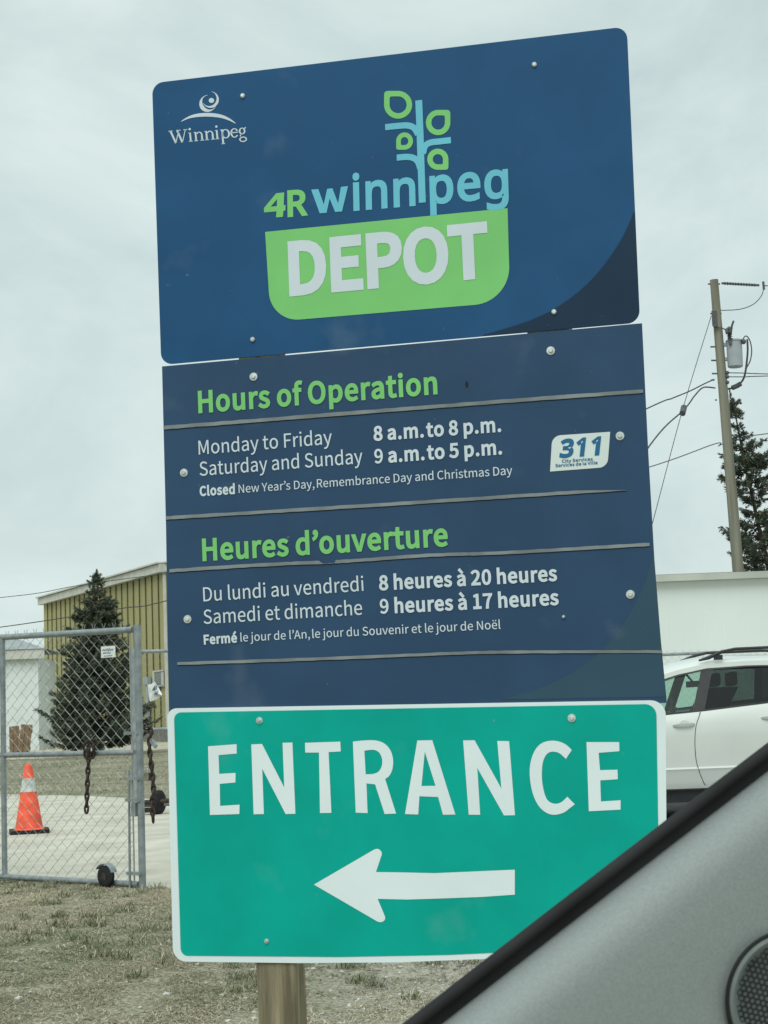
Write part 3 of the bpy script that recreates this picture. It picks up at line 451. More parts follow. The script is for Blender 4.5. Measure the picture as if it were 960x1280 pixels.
def smooth_curve(pts, n=8):       # Catmull-Rom through points
    out = []; N = len(pts); P = [Vector(p) for p in pts]
    for i in range(N - 1):
        p0, p1, p2, p3 = P[max(0, i - 1)], P[i], P[i + 1], P[min(N - 1, i + 2)]
        for k in range(n):
            t = k / n
            out.append(tuple(0.5 * ((2 * p1) + (p2 - p0) * t + (2 * p0 - 5 * p1 + 4 * p2 - p3) * t * t + (3 * p1 - p0 - 3 * p2 + p3) * t ** 3)))
    out.append(tuple(P[-1])); return out
def ribbon(pts, w0, w1=None, taper=None):     # a stroke of given width along points
    P = [Vector(p) for p in pts]; N = len(P); a, b = [], []
    for i, p in enumerate(P):
        t = (P[min(N - 1, i + 1)] - P[max(0, i - 1)]).normalized(); nn = Vector((-t.y, t.x)); f_ = i / (N - 1)
        w = taper(f_) if taper else w0 + ((w1 if w1 is not None else w0) - w0) * f_
        a.append(tuple(p + nn * w / 2)); b.append(tuple(p - nn * w / 2))
    return a + b[::-1]
def write(font, txt, L, Rr, cap, bold=0, shear=0.0, track=0):
    loops = text_loops(font, txt, bold, track)
    x0 = min(p[0] for g in loops for l in g for p in l); x1 = max(p[0] for g in loops for l in g for p in l)
    a, b = Vector(on_sign(*L)), Vector(on_sign(*Rr)); c = (Vector(on_sign(L[0], L[1] - cap)) - a).length
    ex = (b - a); ln = ex.length; ex.normalize(); ey = Vector((-ex.y, ex.x)); k = c / 1000.0; kx = ln / (x1 - x0)
    return [[[tuple(a + ex * ((x - x0) * kx + y * k * shear) + ey * (y * k)) for x, y in l] for l in g] for g in loops]
def sheet(name, loops_list, m, parent, d):
    mb = MB()
    for loops in loops_list: mb.slab(loops, s3, d, d)
    return part(name, mb, m, parent, smooth='keep')

# ================================================================== GROUND
def flat(name, pts, z, m, kind='structure'):
    mb = MB(); mb.slab([pts], lambda u, v, d: Vector((u, v, z)), 0, 0)
    o = part(name, mb, m, smooth='keep'); o['kind'] = kind; return o
def ground_material():
    m = bpy.data.materials.new('dry_ground'); m.use_nodes = True; nt = m.node_tree; b = nt.nodes['Principled BSDF']
    b.inputs['Roughness'].default_value = 0.95; b.inputs['Specular IOR Level'].default_value = 0.1
    t = nt.nodes.new('ShaderNodeTexCoord'); L = nt.links
    def noise(s, d=6):
        n = nt.nodes.new('ShaderNodeTexNoise'); n.inputs['Scale'].default_value = s; n.inputs['Detail'].default_value = d
        L.new(t.outputs['Object'], n.inputs['Vector']); return n
    def ramp(n, stops):
        r = nt.nodes.new('ShaderNodeValToRGB'); e = r.color_ramp.elements
        while len(e) < len(stops): e.new(0.5)
        for x, (p, c) in zip(e, stops): x.position = p; x.color = (*c, 1)
        L.new(n.outputs['Fac'], r.inputs[0]); return r
    def mix(f, a, c):
        x = nt.nodes.new('ShaderNodeMix'); x.data_type = 'RGBA'; L.new(f, x.inputs['Factor'])
        L.new(a, x.inputs['A']); L.new(c, x.inputs['B']); return x.outputs['Result']
    fine = ramp(noise(42, 8), [(0.33, (0.085, 0.08, 0.055)), (0.5, (0.27, 0.25, 0.18)), (0.68, (0.44, 0.415, 0.32))])
    green = ramp(noise(35, 8), [(0.33, (0.06, 0.068, 0.04)), (0.52, (0.20, 0.20, 0.125)), (0.7, (0.33, 0.32, 0.215))])
    pale = ramp(noise(60, 8), [(0.34, (0.20, 0.19, 0.155)), (0.5, (0.41, 0.39, 0.33)), (0.66, (0.60, 0.58, 0.51))])
    pat = ramp(noise(0.9, 4), [(0.42, (0, 0, 0)), (0.6, (1, 1, 1))])
    c = mix(pat.outputs['Color'], fine.outputs['Color'], green.outputs['Color'])
    sp = nt.nodes.new('ShaderNodeSeparateXYZ'); L.new(t.outputs['Object'], sp.inputs[0])
    mr = nt.nodes.new('ShaderNodeMapRange'); mr.inputs['From Min'].default_value = -0.9; mr.inputs['From Max'].default_value = 0.3
    L.new(sp.outputs['X'], mr.inputs['Value'])
    pn = ramp(noise(1.6, 5), [(0.3, (0.25, 0.25, 0.25)), (0.6, (1, 1, 1))])
    mm = nt.nodes.new('ShaderNodeMath'); mm.operation = 'MULTIPLY'
    L.new(mr.outputs[0], mm.inputs[0]); L.new(pn.outputs['Color'], mm.inputs[1])
    c = mix(mm.outputs[0], c, pale.outputs['Color'])
    L.new(c, b.inputs['Base Color'])
    bn = noise(30, 6); bp = nt.nodes.new('ShaderNodeBump'); bp.inputs['Strength'].default_value = 0.6; bp.inputs['Distance'].default_value = 0.03
    L.new(bn.outputs['Fac'], bp.inputs['Height']); L.new(bp.outputs[0], b.inputs['Normal'])
    return m
M['ground'] = ground_material()
M['gravel'] = mat('pale_gravel', (0.40, 0.38, 0.315), 0.95, 0.1, 2.2, 0.1, col2=(0.57, 0.545, 0.46), detail=12, lo=0.3, hi=0.72, bump=0.25, bscale=50)
M['yard'] = mat('pale_dirt', (0.36, 0.33, 0.25), 0.95, 0.1, 0.6, 0.1, col2=(0.46, 0.43, 0.33), detail=10)
M['darkground'] = mat('dark_ground', (0.045, 0.046, 0.046), 0.9, 0.3, 6, 0.2, detail=10, bump=0.2, bscale=80)
gm = MB()
for i in range(8):
    pass
gm.add([(-500, -300, 0), (500, -300, 0), (500, 900, 0), (-500, 900, 0)], [(0, 1, 2, 3)])
structure(part('ground', gm, M['ground'], smooth='keep'))
edge = [(-13, 20.7), (-6.5, 15.75), (-3.26, 13.33), (-2.5, 12.8), (-1.93, 12.36), (-1.2, 12.0), (0.2, 11.2), (2.6, 10.4), (7, 9.9), (40, 9.5)]
je = []
for (x0, y0), (x1, y1) in zip(edge, edge[1:]):
    for k in range(8):
        f = k / 8; je.append((x0 + (x1 - x0) * f, y0 + (y1 - y0) * f + random.uniform(-0.05, 0.05)))
flat('gravel_road', je + [(40, 9.5), (40, 58), (3, 58), (0.5, 33), (-1.5, 25), (-3.2, 23.7), (-5.0, 25.9), (-8.0, 28.5), (-20, 38)], 0.004, M['gravel'])
flat('dirt_yard', [(-45, 46.5), (-9, 47.5), (-6.2, 57), (-3, 62), (-3, 120), (-60, 120)], 0.004, M['yard'])
flat('dark_ground_sheet', [(1.9, 15.2), (9, 14.6), (9, 19.6), (1.9, 19.8)], 0.008, M['darkground'])  # dark grey sheet laid on the gravel at the parked car

# dead grass: short blades lying every which way
def vnoise(x, y, s, seed=0):
    r = np.random.default_rng(seed); out = 0 * x
    for k in range(6):
        a = r.uniform(0, 6.28); f = s * r.uniform(.5, 1.8); out = out + np.sin((x * np.cos(a) + y * np.sin(a)) * f + r.uniform(0, 6.28))
    return out / 6
def blades(name, pts, lmin, lmax, wid, lean, m, greens):
    n = len(pts); a = RNG.uniform(0, 2 * np.pi, n); ln = RNG.uniform(lmin, lmax, n); el = RNG.uniform(*lean, n)
    d = np.stack([np.cos(a) * np.cos(el), np.sin(a) * np.cos(el), np.sin(el)], 1); side = np.stack([-np.sin(a), np.cos(a), 0 * a], 1)
    w = RNG.uniform(.6, 1.4, n)[:, None] * wid; p = np.asarray(pts)
    mid = p + d * ln[:, None] * .55 + np.array([0, 0, .004]); tip = p + d * ln[:, None] * np.array([1, 1, .7])
    V = np.stack([p - side * w / 2, p + side * w / 2, mid + side * w * .4, tip, mid - side * w * .4], 1).reshape(-1, 3)
    base = np.arange(n)[:, None] * 5
    F = np.concatenate([base + np.array([[0, 1, 2]]), base + np.array([[0, 2, 4]]), base + np.array([[4, 2, 3]])])
    straw = np.array([0.58, 0.54, 0.41]); brown = np.array([0.18, 0.155, 0.11]); green = np.array([0.16, 0.18, 0.105])
    t = RNG.random((n, 1)); g = RNG.random((n, 1)) < greens[:, None]
    patch = np.clip(.5 + .9 * vnoise(p[:, 0], p[:, 1], 1.7, 31), 0, 1)[:, None]
    c = (straw * t + brown * (1 - t)) * (.5 + .62 * patch) * np.array([1.03, 1.0, .95]) ; c = np.where(g, green * (0.6 + 0.8 * t), c)
    tint = np.concatenate([np.repeat(c, 5, 0), np.ones((n * 5, 1))], 1)
    return numpy_mesh(name, V, F, m, None, tint)
M['grass'] = attr_mat('dead_grass', 0.9)
def scatter(n, x0, x1, y0, y1, keep):
    x = RNG.uniform(x0, x1, n); y = y0 + (y1 - y0) * RNG.random(n); k = keep(x, y); x, y = x[k], y[k]
    return np.stack([x, y, np.zeros_like(x) + .002], 1)
fx = np.array([e[0] for e in edge]); fy = np.array([e[1] for e in edge])
def near_keep(x, y):
    clump = vnoise(x, y, 9, 1) + .6 * vnoise(x, y, 30, 2)
    return (y < np.interp(x, fx, fy) + .05) & (RNG.random(len(x)) < np.clip(.58 + 1.1 * clump, .06, 1)) & (RNG.random(len(x)) < np.clip(.95 - .45 * (x + .9), .3, 1))
pts = scatter(620000, -4.6, 2.6, 6.0, 14.6, near_keep)
gr = np.clip(.26 + .9 * vnoise(pts[:, 0], pts[:, 1], 2.2, 5), .03, .75)
structure(blades('dry_grass', pts, .014, .062, .0034, (-.05, .34), M['grass'], gr), 'stuff')
tc = scatter(430, -4.3, 1.6, 6.3, 13.6, lambda x, y: (y < np.interp(x, fx, fy)) & (vnoise(x, y, 1.5, 21) > -.2))
pts = np.repeat(tc, 60, 0); pts[:, :2] += RNG.normal(0, .035, (len(pts), 2))
structure(blades('grass_tufts', pts, .03, .11, .0036, (.25, 1.1), M['grass'], np.full(len(pts), .72)), 'stuff')
pts = scatter(60000, -16, 2, 23.5, 47, lambda x, y: (RNG.random(len(x)) < np.clip(.5 + .9 * vnoise(x, y, 1.6, 8), .05, 1)) & (y > 25.5 - .3 * (x + 3) * (x > -8)))
gr = np.clip(.3 + .5 * vnoise(pts[:, 0], pts[:, 1], .9, 9), .05, .7)
structure(blades('far_dry_grass', pts, .05, .13, .010, (.0, .5), M['grass'], gr), 'stuff')

# loose pale stones and chips in the dead grass
ico = bmesh.new(); bmesh.ops.create_icosphere(ico, subdivisions=1, radius=1.0)
IV = np.array([v.co[:] for v in ico.verts]); IF = np.array([[v.index for v in f.verts] for f in ico.faces]); ico.free()
def stones(name, n, x0, x1, y0, y1, r0, r1, keep, cols):
    x = RNG.uniform(x0, x1, n); y = RNG.uniform(y0, y1, n); k = keep(x, y) & (y < np.interp(x, fx, fy)); x, y = x[k], y[k]; n = len(x)
    r = r0 + (r1 - r0) * RNG.random(n) ** 3
    sc = np.stack([r * RNG.uniform(.8, 1.5, n), r * RNG.uniform(.7, 1.2, n), r * RNG.uniform(.35, .7, n)], 1)
    a = RNG.uniform(0, 6.28, n); V = IV[None] * (1 + RNG.uniform(-.38, .3, (n, len(IV), 1))) * sc[:, None]
    xr = V[..., 0] * np.cos(a)[:, None] - V[..., 1] * np.sin(a)[:, None]; yr = V[..., 0] * np.sin(a)[:, None] + V[..., 1] * np.cos(a)[:, None]
    V = np.stack([xr + x[:, None], yr + y[:, None], V[..., 2] + sc[:, 2:3] * .35], 2).reshape(-1, 3)
    F = (IF[None] + (np.arange(n) * len(IV))[:, None, None]).reshape(-1, 3)
    c = np.array(cols[0]) + (np.array(cols[1]) - np.array(cols[0])) * RNG.random((n, 1))
    tint = np.concatenate([np.repeat(c, len(IV), 0), np.ones((n * len(IV), 1))], 1)
    return structure(numpy_mesh(name, V, F, M['grass'], None, tint), 'stuff')
stones('gravel_chips', 9000, -1.4, 2.6, 6.2, 10.5, .003, .015, lambda x, y: RNG.random(len(x)) < np.clip(.35 + .5 * (x + .8) + .5 * vnoise(x, y, 3, 12), .05, 1), ((.2, .19, .155), (.62, .60, .53)))
stones('loose_pebbles', 420, -4.3, -.5, 6.2, 13.2, .003, .026, lambda x, y: RNG.random(len(x)) < .5 + .8 * vnoise(x, y, 2, 15), ((.2, .19, .16), (.55, .53, .48)))

# ================================================================== FAR BUILDINGS
# tan ribbed steel building: a long wall running away to the left, its end wall hidden by the sign
def ribbed_wall(mb, joints, P, Q, z0, z1, out, n):
    P, Q, out = Vector(P), Vector(Q), Vector(out); d = (Q - P) / n
    for i in range(n):
        a = P + d * i; prof = [(0.0, 0.0), (0.04, 0.0), (0.07, 0.03), (0.12, 0.03), (0.15, 0.0), (0.55, 0.0), (1.0, 0.0)]
        q = [a + d * u + out * w for u, w in prof]
        vs = [Vector((p.x, p.y, z0)) for p in q] + [Vector((p.x, p.y, z1)) for p in q]; k = len(q)
        mb.add(vs, [(j, j + 1, k + j + 1, k + j) for j in range(k - 1)])
        c = a + d * 0.015 + out * .03; joints.frame_box((c.x, c.y, (z0 + z1) / 2), d * .04, out * .012, (0, 0, (z1 - z0) / 2))
c0 = at(210.5, 900, 63.6); c0.z = 0
c1 = at(56.5, 900, 80.5); c1.z = 0
wd = (c1 - c0).normalized(); wout_ = Vector((wd.y, -wd.x, 0)); wout_ = wout_ if wout_.y < 0 else -wout_
back = -wout_
tb = thing('steel_building', (c0.x, c0.y, 0), 'tan building with vertical ribbed metal walls and off-white roof trim behind the left spruce', 'building')
mb, jn = MB(), MB()
H0, H1 = 0.55, 6.74
ribbed_wall(mb, jn, c0, c1, H0, H1, wout_, 23)
cE = c0 + Vector((0.94, 0.34, 0)) * 14
eout = Vector((0.34, -0.94, 0))
ribbed_wall(mb, jn, cE, c0, H0, H1, eout, 24)
cB = c1 + back * 14
mb.add([c1 + Vector((0, 0, H0)), cB + Vector((0, 0, H0)), cB + Vector((0, 0, H1)), c1 + Vector((0, 0, H1))], [(0, 1, 2, 3)])
part('wall', mb, M['tan'], tb)
part('wall_joint', jn, M['tandark'], tb)
mb = MB()
for a, b, o_ in ((c0, c1, wout_), (cE, c0, eout)):
    mid = (a + b) / 2 + o_ * -.02; mb.frame_box((mid.x, mid.y, H0 / 2), (b - a) / 2, o_ * .09, (0, 0, H0 / 2))
part('foundation', mb, M['block'], tb)
mb = MB()
for a, b, o_ in ((c0, c1, wout_), (cE, c0, eout)):
    mid = (a + b) / 2 + o_ * .16; ext = (b - a) * .5 + (b - a).normalized() * .1
    mb.frame_box((mid.x, mid.y, H1 + .13), ext, o_ * .12, (0, 0, .16))
    mb.frame_box((mid.x + o_.x * .05, mid.y + o_.y * .05, H1 + .34), ext, o_ * .18, (0, 0, .03))
part('fascia', mb, M['trim'], tb)
mb = MB(); zr = H1 + .33
mb.add([c0 + Vector((0, 0, zr)), c1 + Vector((0, 0, zr)), cB + Vector((0, 0, zr + .2)), cE + Vector((0, 0, zr + .2))], [(0, 1, 2, 3)])
part('roof', mb, M['roofgrey'], tb)
mb = MB(); mb.frame_box((c0.x + wout_.x * .04, c0.y + wout_.y * .04, (H0 + H1) / 2), wd * .05, wout_ * .05, (0, 0, (H1 - H0) / 2))
part('corner_trim', mb, M['trim'], tb)
def on_wall(px, py):
    d = ray(px, py); n_ = wout_; t = (c0 - EYE).dot(n_) / d.dot(n_); return EYE + d * t
def wall_box(mb, x0, x1, y0, y1, d0, d1):
    a, b = on_wall(x0, y1), on_wall(x1, y0); c = (a + b) / 2 + wout_ * (d0 + d1) / 2
    h = Vector((b.x - a.x, b.y - a.y, 0)) / 2; mb.frame_box(c, h, wout_ * (d1 - d0) / 2, (0, 0, (b.z - a.z) / 2))
mb = MB()
for x0, x1, y0, y1 in ((193.6, 195.4, 840, 858), (204.6, 206.4, 840, 858), (193.6, 206.4, 837.2, 840.2), (193.6, 206.4, 856, 858.6)): wall_box(mb, x0, x1, y0, y1, .04, .10)
wf = part('window', mb, M['trim'], tb)
mb = MB(); wall_box(mb, 195.4, 204.6, 840, 856, .04, .07); part('pane', mb, M['pane'], wf)
mb = MB(); wall_box(mb, 184.5, 190.5, 846, 856, .05, .2); wall_box(mb, 186.6, 188.4, 856, 905, .05, .14); part('meter_box', mb, M['tank'], tb)
mb = MB(); wall_box(mb, 183, 190.5, 880.5, 883.2, .05, .4); part('ledge', mb, M['trim'], tb)

# white shed far left
sx0, sx1 = at(-70, 900, 58).x, at(48.5, 900, 58).x
st = thing('white_shed', ((sx0 + sx1) / 2, 58, 0), 'low white shed with grey roof and blue framed window at the far left', 'shed')
sw_ = sx1 - sx0; sth = R(6)
def sh(x, y, z): return Vector((sx1 - x * math.cos(sth) - y * math.sin(sth), 58 - x * math.sin(sth) + y * math.cos(sth), z))   # x to the left of the front right corner, y inward
def shed_box(x0, x1, y0, y1, z0, z1):
    return MB().frame_box(sh((x0 + x1) / 2, (y0 + y1) / 2, (z0 + z1) / 2), sh((x1 - x0) / 2, 0, 0) - sh(0, 0, 0), sh(0, (y1 - y0) / 2, 0) - sh(0, 0, 0), (0, 0, (z1 - z0) / 2))
part('wall', shed_box(0, sw_, 0, 6, 0, 3.35), M['shed'], st)
part('fascia', shed_box(-.25, sw_ + .2, -.25, -.1, 3.28, 3.62), M['trim'], st)
mb = MB(); mb.add([sh(sw_ + .3, -.3, 3.63), sh(-.3, -.3, 3.63), sh(1.2, 3, 4.2), sh(sw_ + .3, 3, 4.2), sh(-.3, 6.3, 3.63), sh(sw_ + .3, 6.3, 3.63)], [(0, 1, 2, 3), (3, 2, 4, 5), (1, 4, 2)])
part('roof', mb, M['roofgrey'], st)
a, b = at(-14, 853, 57.85), at(4.5, 824, 57.85)
ax_, bx_ = (sx1 - b.x) / math.cos(sth), (sx1 - a.x) / math.cos(sth)
mb = MB()
for x0, x1, z0, z1 in ((ax_, ax_ + .1, a.z, b.z), (bx_ - .1, bx_, a.z, b.z), (ax_, bx_, b.z - .1, b.z + .02), (ax_, bx_, a.z - .02, a.z + .1)): o_ = shed_box(x0, x1, -.07, -.005, z0, z1); mb.add(o_.v, o_.f)
wf = part('window', mb, M['windowblue'], st)
part('pane', shed_box(ax_ + .1, bx_ - .1, -.04, -.005, a.z + .1, b.z - .1), M['pane'], wf)

# brown boards leaning at the shed
def board(px0, px1, py0, py1, Y, tiltx, label):
    a, b = at(px0, py1, Y), at(px1, py0, Y); a.z = max(a.z, 0); w = (b.x - a.x); h = b.z - a.z
    c = Vector(((a.x + b.x) / 2, Y, 0)); mb = MB()
    ex = Vector((math.cos(tiltx), 0, math.sin(tiltx))) ; ez = Vector((-math.sin(tiltx), .22, math.cos(tiltx))).normalized(); ey = ex.cross(ez)
    for k in range(5):
        mb.frame_box(c + ex * w * (k - 2) * .2 + ez * h / 2 + ey * (.02 if k % 2 else 0), ex * w * .09, ey * .03, ez * h / 2)
    for q in (.2, .8): mb.frame_box(c + ez * h * q - ey * .07, ex * w / 2, ey * .03, ez * .06)
    o = part('wooden_pallet', mb, M['board'], None, (c.x, c.y, 0)); tag(o, label, 'pallet', 'pallets leaning by the shed')
board(12, 24, 902, 937, 55, .06, 'brown wooden pallet leaning by the white shed, left one of two')
board(22, 36, 899, 937, 53.5, -.08, 'brown wooden pallet leaning by the white shed, right one next to the spruce')

# long white building on the right behind the parked car
wx0, wx1 = at(690, 722, 40).x, 26.0
wb = thing('white_building', ((wx0 + wx1) / 2, 40, 0), 'long plain white metal building with a grey eave behind the parked car', 'building')
ez0 = at(850, 727, 40).z
mb = MB(); n = 46
for i in range(n):
    x = wx0 + (wx1 - wx0) * i / n; w = (wx1 - wx0) / n
    mb.add([(x, 40, 0), (x + w * .9, 40, 0), (x + w * .93, 39.997, 0), (x + w * .97, 39.997, 0), (x + w, 40, 0), (x, 40, ez0), (x + w * .9, 40, ez0), (x + w * .93, 39.997, ez0), (x + w * .97, 39.997, ez0), (x + w, 40, ez0)],
           [(k, k + 1, k + 6, k + 5) for k in range(4)])
mb.box(wx0, wx1, 40.01, 50, 0, ez0)
part('wall', mb, M['whitewall'], wb)
mb = MB(); mb.box(wx0 - .2, wx1 + .2, 39.75, 40.3, ez0 + .003, ez0 + .17); part('eave', mb, M['eave'], wb)
mb = MB(); mb.add([(wx0 - .2, 39.8, ez0 + .18), (wx1 + .2, 39.8, ez0 + .18), (wx1 + .2, 45, ez0 + .22), (wx0 - .2, 45, ez0 + .22), (wx1 + .2, 50.2, ez0 + .18), (wx0 - .2, 50.2, ez0 + .18)], [(0, 1, 2, 3), (3, 2, 4, 5)])
part('roof', mb, M['roofgrey'], wb)

# ================================================================== SPRUCES
def needle_mat(name, a, b):
    return mat(name, a, 0.85, 0, 1.7, 0.15, col2=b, detail=8, lo=.3, hi=.7)
M['needles'] = needle_mat('spruce_needles', (0.058, 0.078, 0.056), (0.155, 0.172, 0.118))
M['needles2'] = needle_mat('old_spruce_needles', (0.042, 0.060, 0.042), (0.12, 0.135, 0.09))
def spruce(base, top, rad_fn, nwh, label, group, mtl, trunk_r, seed, twig, density, droop, start=0.06):
    rg = np.random.default_rng(seed); base, top = Vector(base), Vector(top); H = (top - base).length
    t = thing('spruce_tree', tuple(base), label, 'tree', group)
    mb = MB(); ax = top - base
    pts = [base + ax * k / 14 + Vector((rg.normal(0, .02), rg.normal(0, .02), 0)) * (k not in (0, 14)) for k in range(15)]
    mb.tube(pts, [trunk_r * (1 - k / 14) ** .8 + .012 for k in range(15)], 8)
    limbs = MB(); TP, TD, TL = [], [], []
    for w in range(nwh):
        f = start + (1 - start) * (w / nwh) ** 1.0; c0_ = base + ax * f; rr = rad_fn(f)
        nb = max(4, int(rg.integers(6, 9)))
        a0 = rg.uniform(0, 6.28)
        for k in range(nb):
            a = a0 + 6.283 * k / nb + rg.normal(0, .25); L = rr * rg.uniform(.72, 1.1)
            if rg.random() < .06: L *= 1.22
            dirh = Vector((math.cos(a), math.sin(a), 0)); c_ = c0_ + Vector((0, 0, rg.normal(0, .05)))
            rise = (.35 - 1.0 * (1 - f)) * droop; P = []
            for q in range(7):
                s = q / 6; P.append(c_ + dirh * L * s + Vector((0, 0, L * (rise * s * .55 + .38 * s * s * (1.1 - .6 * f)))))
            limbs.tube(P, [max(.004, trunk_r * .16 * (1 - q / 6.5)) for q in range(7)], 4, caps=False)
            nt_ = int(density * L) + 3
            for _ in range(nt_):
                s = rg.uniform(.12, 1.0) ** .75; q = min(5, int(s * 6)); p = P[q].lerp(P[q + 1], s * 6 - q)
                tang = (P[q + 1] - P[q]).normalized(); sd = Vector((-dirh.y, dirh.x, 0)) * (1 if rg.random() < .5 else -1)
                d = (tang * rg.uniform(.35, 1.0) + sd * rg.uniform(.1, .9) + Vector((0, 0, rg.uniform(-.55 * droop - .15, .3)))).normalized()
                TP.append(p); TD.append(d); TL.append(twig * rg.uniform(.6, 1.3) * (.55 + .45 * (1 - s)) * min(1, .35 + L))
    for k in range(70):
        s = rg.random(); p = base + ax * (.93 + .085 * s); a = rg.uniform(0, 6.28)
        TP.append(p); TD.append(Vector((math.cos(a) * (.75 - .55 * s), math.sin(a) * (.75 - .55 * s), .8)).normalized()); TL.append(twig * .75 * (1.2 - s))
    TP, TD, TL = np.array([p[:] for p in TP]), np.array([d[:] for d in TD]), np.array(TL); n = len(TP)
    # each twig: a short bottle-brush of flat needle clusters
    V, F, o = [], [], 0
    for r_ in range(8):
        rv = rg.normal(size=(n, 3)); sd = np.cross(TD, rv); sd /= np.linalg.norm(sd, axis=1, keepdims=True)
        st_ = TP + TD * (TL * r_ * .095)[:, None]; dd = TD + sd * .6; dd /= np.linalg.norm(dd, axis=1, keepdims=True)
        ln = (TL * (.92 - .06 * r_))[:, None]; w = (TL * .075)[:, None]
        nn = np.cross(dd, sd); nn /= np.linalg.norm(nn, axis=1, keepdims=True)
        V.append(np.stack([st_, st_ + dd * ln * .5 + nn * w, st_ + dd * ln, st_ + dd * ln * .45 - nn * w], 1).reshape(-1, 3))
        F.append(np.arange(n)[:, None] * 4 + np.array([[0, 1, 2, 3]]) + o); o += 4 * n
    mb.add(limbs.v, limbs.f); part('trunk', mb, M['bark'], t, smooth=60)
    numpy_mesh('crown', np.concatenate(V), np.concatenate(F), mtl, t)
    return t
b = ground_at(121, 945)
b = Vector((at(121, 945, 49).x, 49, 0))
spruce(b, at(121, 715, 49), lambda f: 1.74 * (1 - f) ** .80 * (1 - .10 * math.sin(f * 23)) + .04, 38,
       'dense dark green spruce with a pointed top standing behind the chain-link gate', 'spruce trees', M['needles'], .11, 3, .25, 46, .66)
btm = Vector((at(957, 730, 52).x + .9, 52, 0))
def ragged(f): return (1.9 * (1 - f) ** .7) * (.30 + .95 * abs(math.sin(f * 13 + .9)) ** 1.5) + .10
spruce(btm, at(913, 494, 52), ragged, 21, 'tall ragged spruce with drooping branches behind the wooden utility pole', 'spruce trees', M['needles2'], .11, 9, .33, 27, 1.0, .3)

# ================================================================== UTILITY POLE AND LINES
pb = Vector((at(921, 718, 45).x + .13, 45, 0)); ptop = at(892.5, 350, 45)
pt = thing('utility_pole', tuple(pb), 'tall weathered wooden utility pole carrying a grey transformer on the right', 'pole')
def on_pole(z):
    f = z / ptop.z; return pb + (ptop - pb) * f
mb = MB(); mb.tube([on_pole(ptop.z * k / 12) for k in range(13)], [.185 - .065 * k / 12 for k in range(13)], 16); part('shaft', mb, M['pole'], pt, smooth=50)
Yp = 44.75
def pp(px, py, dy=0.0): return at(px, py, 45 + dy)
tr = MB(); tt, tbm = pp(917.5, 425, -.1), pp(919.2, 459, -.1); ax = (tt - tbm)
tr.lathe(tbm, ax, [(0, .19), (.02, .215), (ax.length * .93, .22), (ax.length * .94, .24), (ax.length * .985, .24), (ax.length, .215), (ax.length + .03, .08)], 24)
tro = part('transformer', tr, M['tank'], pt, smooth=40)
mb = MB(); mb.tube([pp(913, 431, -.3), pp(912, 424, -.3), pp(911.5, 418, -.25)], .045, 8)
for k in range(4): mb.lathe(pp(912.6 - k * .5, 424 - k * 2.4, -.3), (0, 0, 1), [(0, .04), (.015, .085), (.03, .04)], 12)
mb.tube([pp(909.5, 417, -.25), pp(908.6, 412, -.25), pp(911, 410, -.25), pp(913, 413, -.25), pp(912, 419, -.25)], .06, 8)
part('bushing', mb, M['fitting'], tro, smooth=40)
mb = MB(); mb.lathe(pp(927, 427.5, -.25), (1, 0, .2), [(0, .05), (.03, .08), (.08, .08), (.12, .04)], 12); part('terminal', mb, M['fitting'], tro, smooth=40)
for y in (431, 449): part('bracket', MB().frame_box((pp(902, y) + pp(910, y)) / 2, (pp(910, y) - pp(902, y)) / 2, (0, .06, 0), (0, 0, .045)), M['tank'], pt)
for y, x0, x1 in ((355, 885, 900), (433.5, 888, 901), (450.5, 889, 902), (467, 890, 908), (475, 889, 893), (392, 888, 902), (500, 894, 896)): part('through_bolt', MB().tube([pp(x0, y), pp(x1, y)], .024, 6), M['fitting'], pt)
mb = MB()
mb.frame_box(pp(893, 398, -.16), (.07, 0, 0), (0, .02, 0), (0, 0, .22))
mb.lathe(pp(893.5, 408, -.17), (0, -1, 0), [(0, .05), (.05, .06), (.1, .03)], 10)
part('cutout_bracket', mb, M['fitting'], pt)
mb = MB(); mb.tube([pp(902, 354), pp(949, 356.6)], .035, 8)
for k in range(12): mb.lathe(pp(906 + k * 3.4, 354.2 + k * .19), (1, 0, 0), [(-.02, .03), (0, .055), (.02, .03)], 8)
mb.tube([pp(954, 352), pp(955, 362)], .035, 6)
part('strain_insulator', mb, M['fitting'], pt)
for y in (466, 471, 478): part('spool_insulator', MB().lathe(pp(909, y, -.1), (0, 0, 1), [(-.05, .03), (-.02, .06), (.02, .06), (.05, .03)], 10), M['fitting'], pt, smooth=40)
mb = MB(); mb.tube([pp(907, 412, -.2), pp(902, 410, -.2), pp(896, 409.5, -.15), pp(893.5, 408, -.15)], .018, 5); mb.tube([pp(913, 412, -.2), pp(917, 401, -.2)], .03, 5); mb.tube([pp(914, 419, -.2), pp(916, 404, -.2)], .015, 5)
part('jumper_wire', mb, M['cable'], pt)
mb = MB(); mb.tube([tuple(p) for p in map(lambda q: pp(*q), smooth_curve([(927, 427), (932, 420), (937, 425), (939.5, 437), (938, 450), (933, 460)], 5))], .018, 5)
mb.tube([tuple(p) for p in map(lambda q: pp(*q), smooth_curve([(934, 424), (934.5, 440), (932, 463), (929, 474), (923, 481), (916, 485), (909, 486)], 5))], .03, 5)
mb.tube([tuple(p) for p in map(lambda q: pp(*q), [(926, 479.5), (921, 482.5), (915, 485)])], .07, 6)
part('drop_lead', mb, M['cable'], pt)

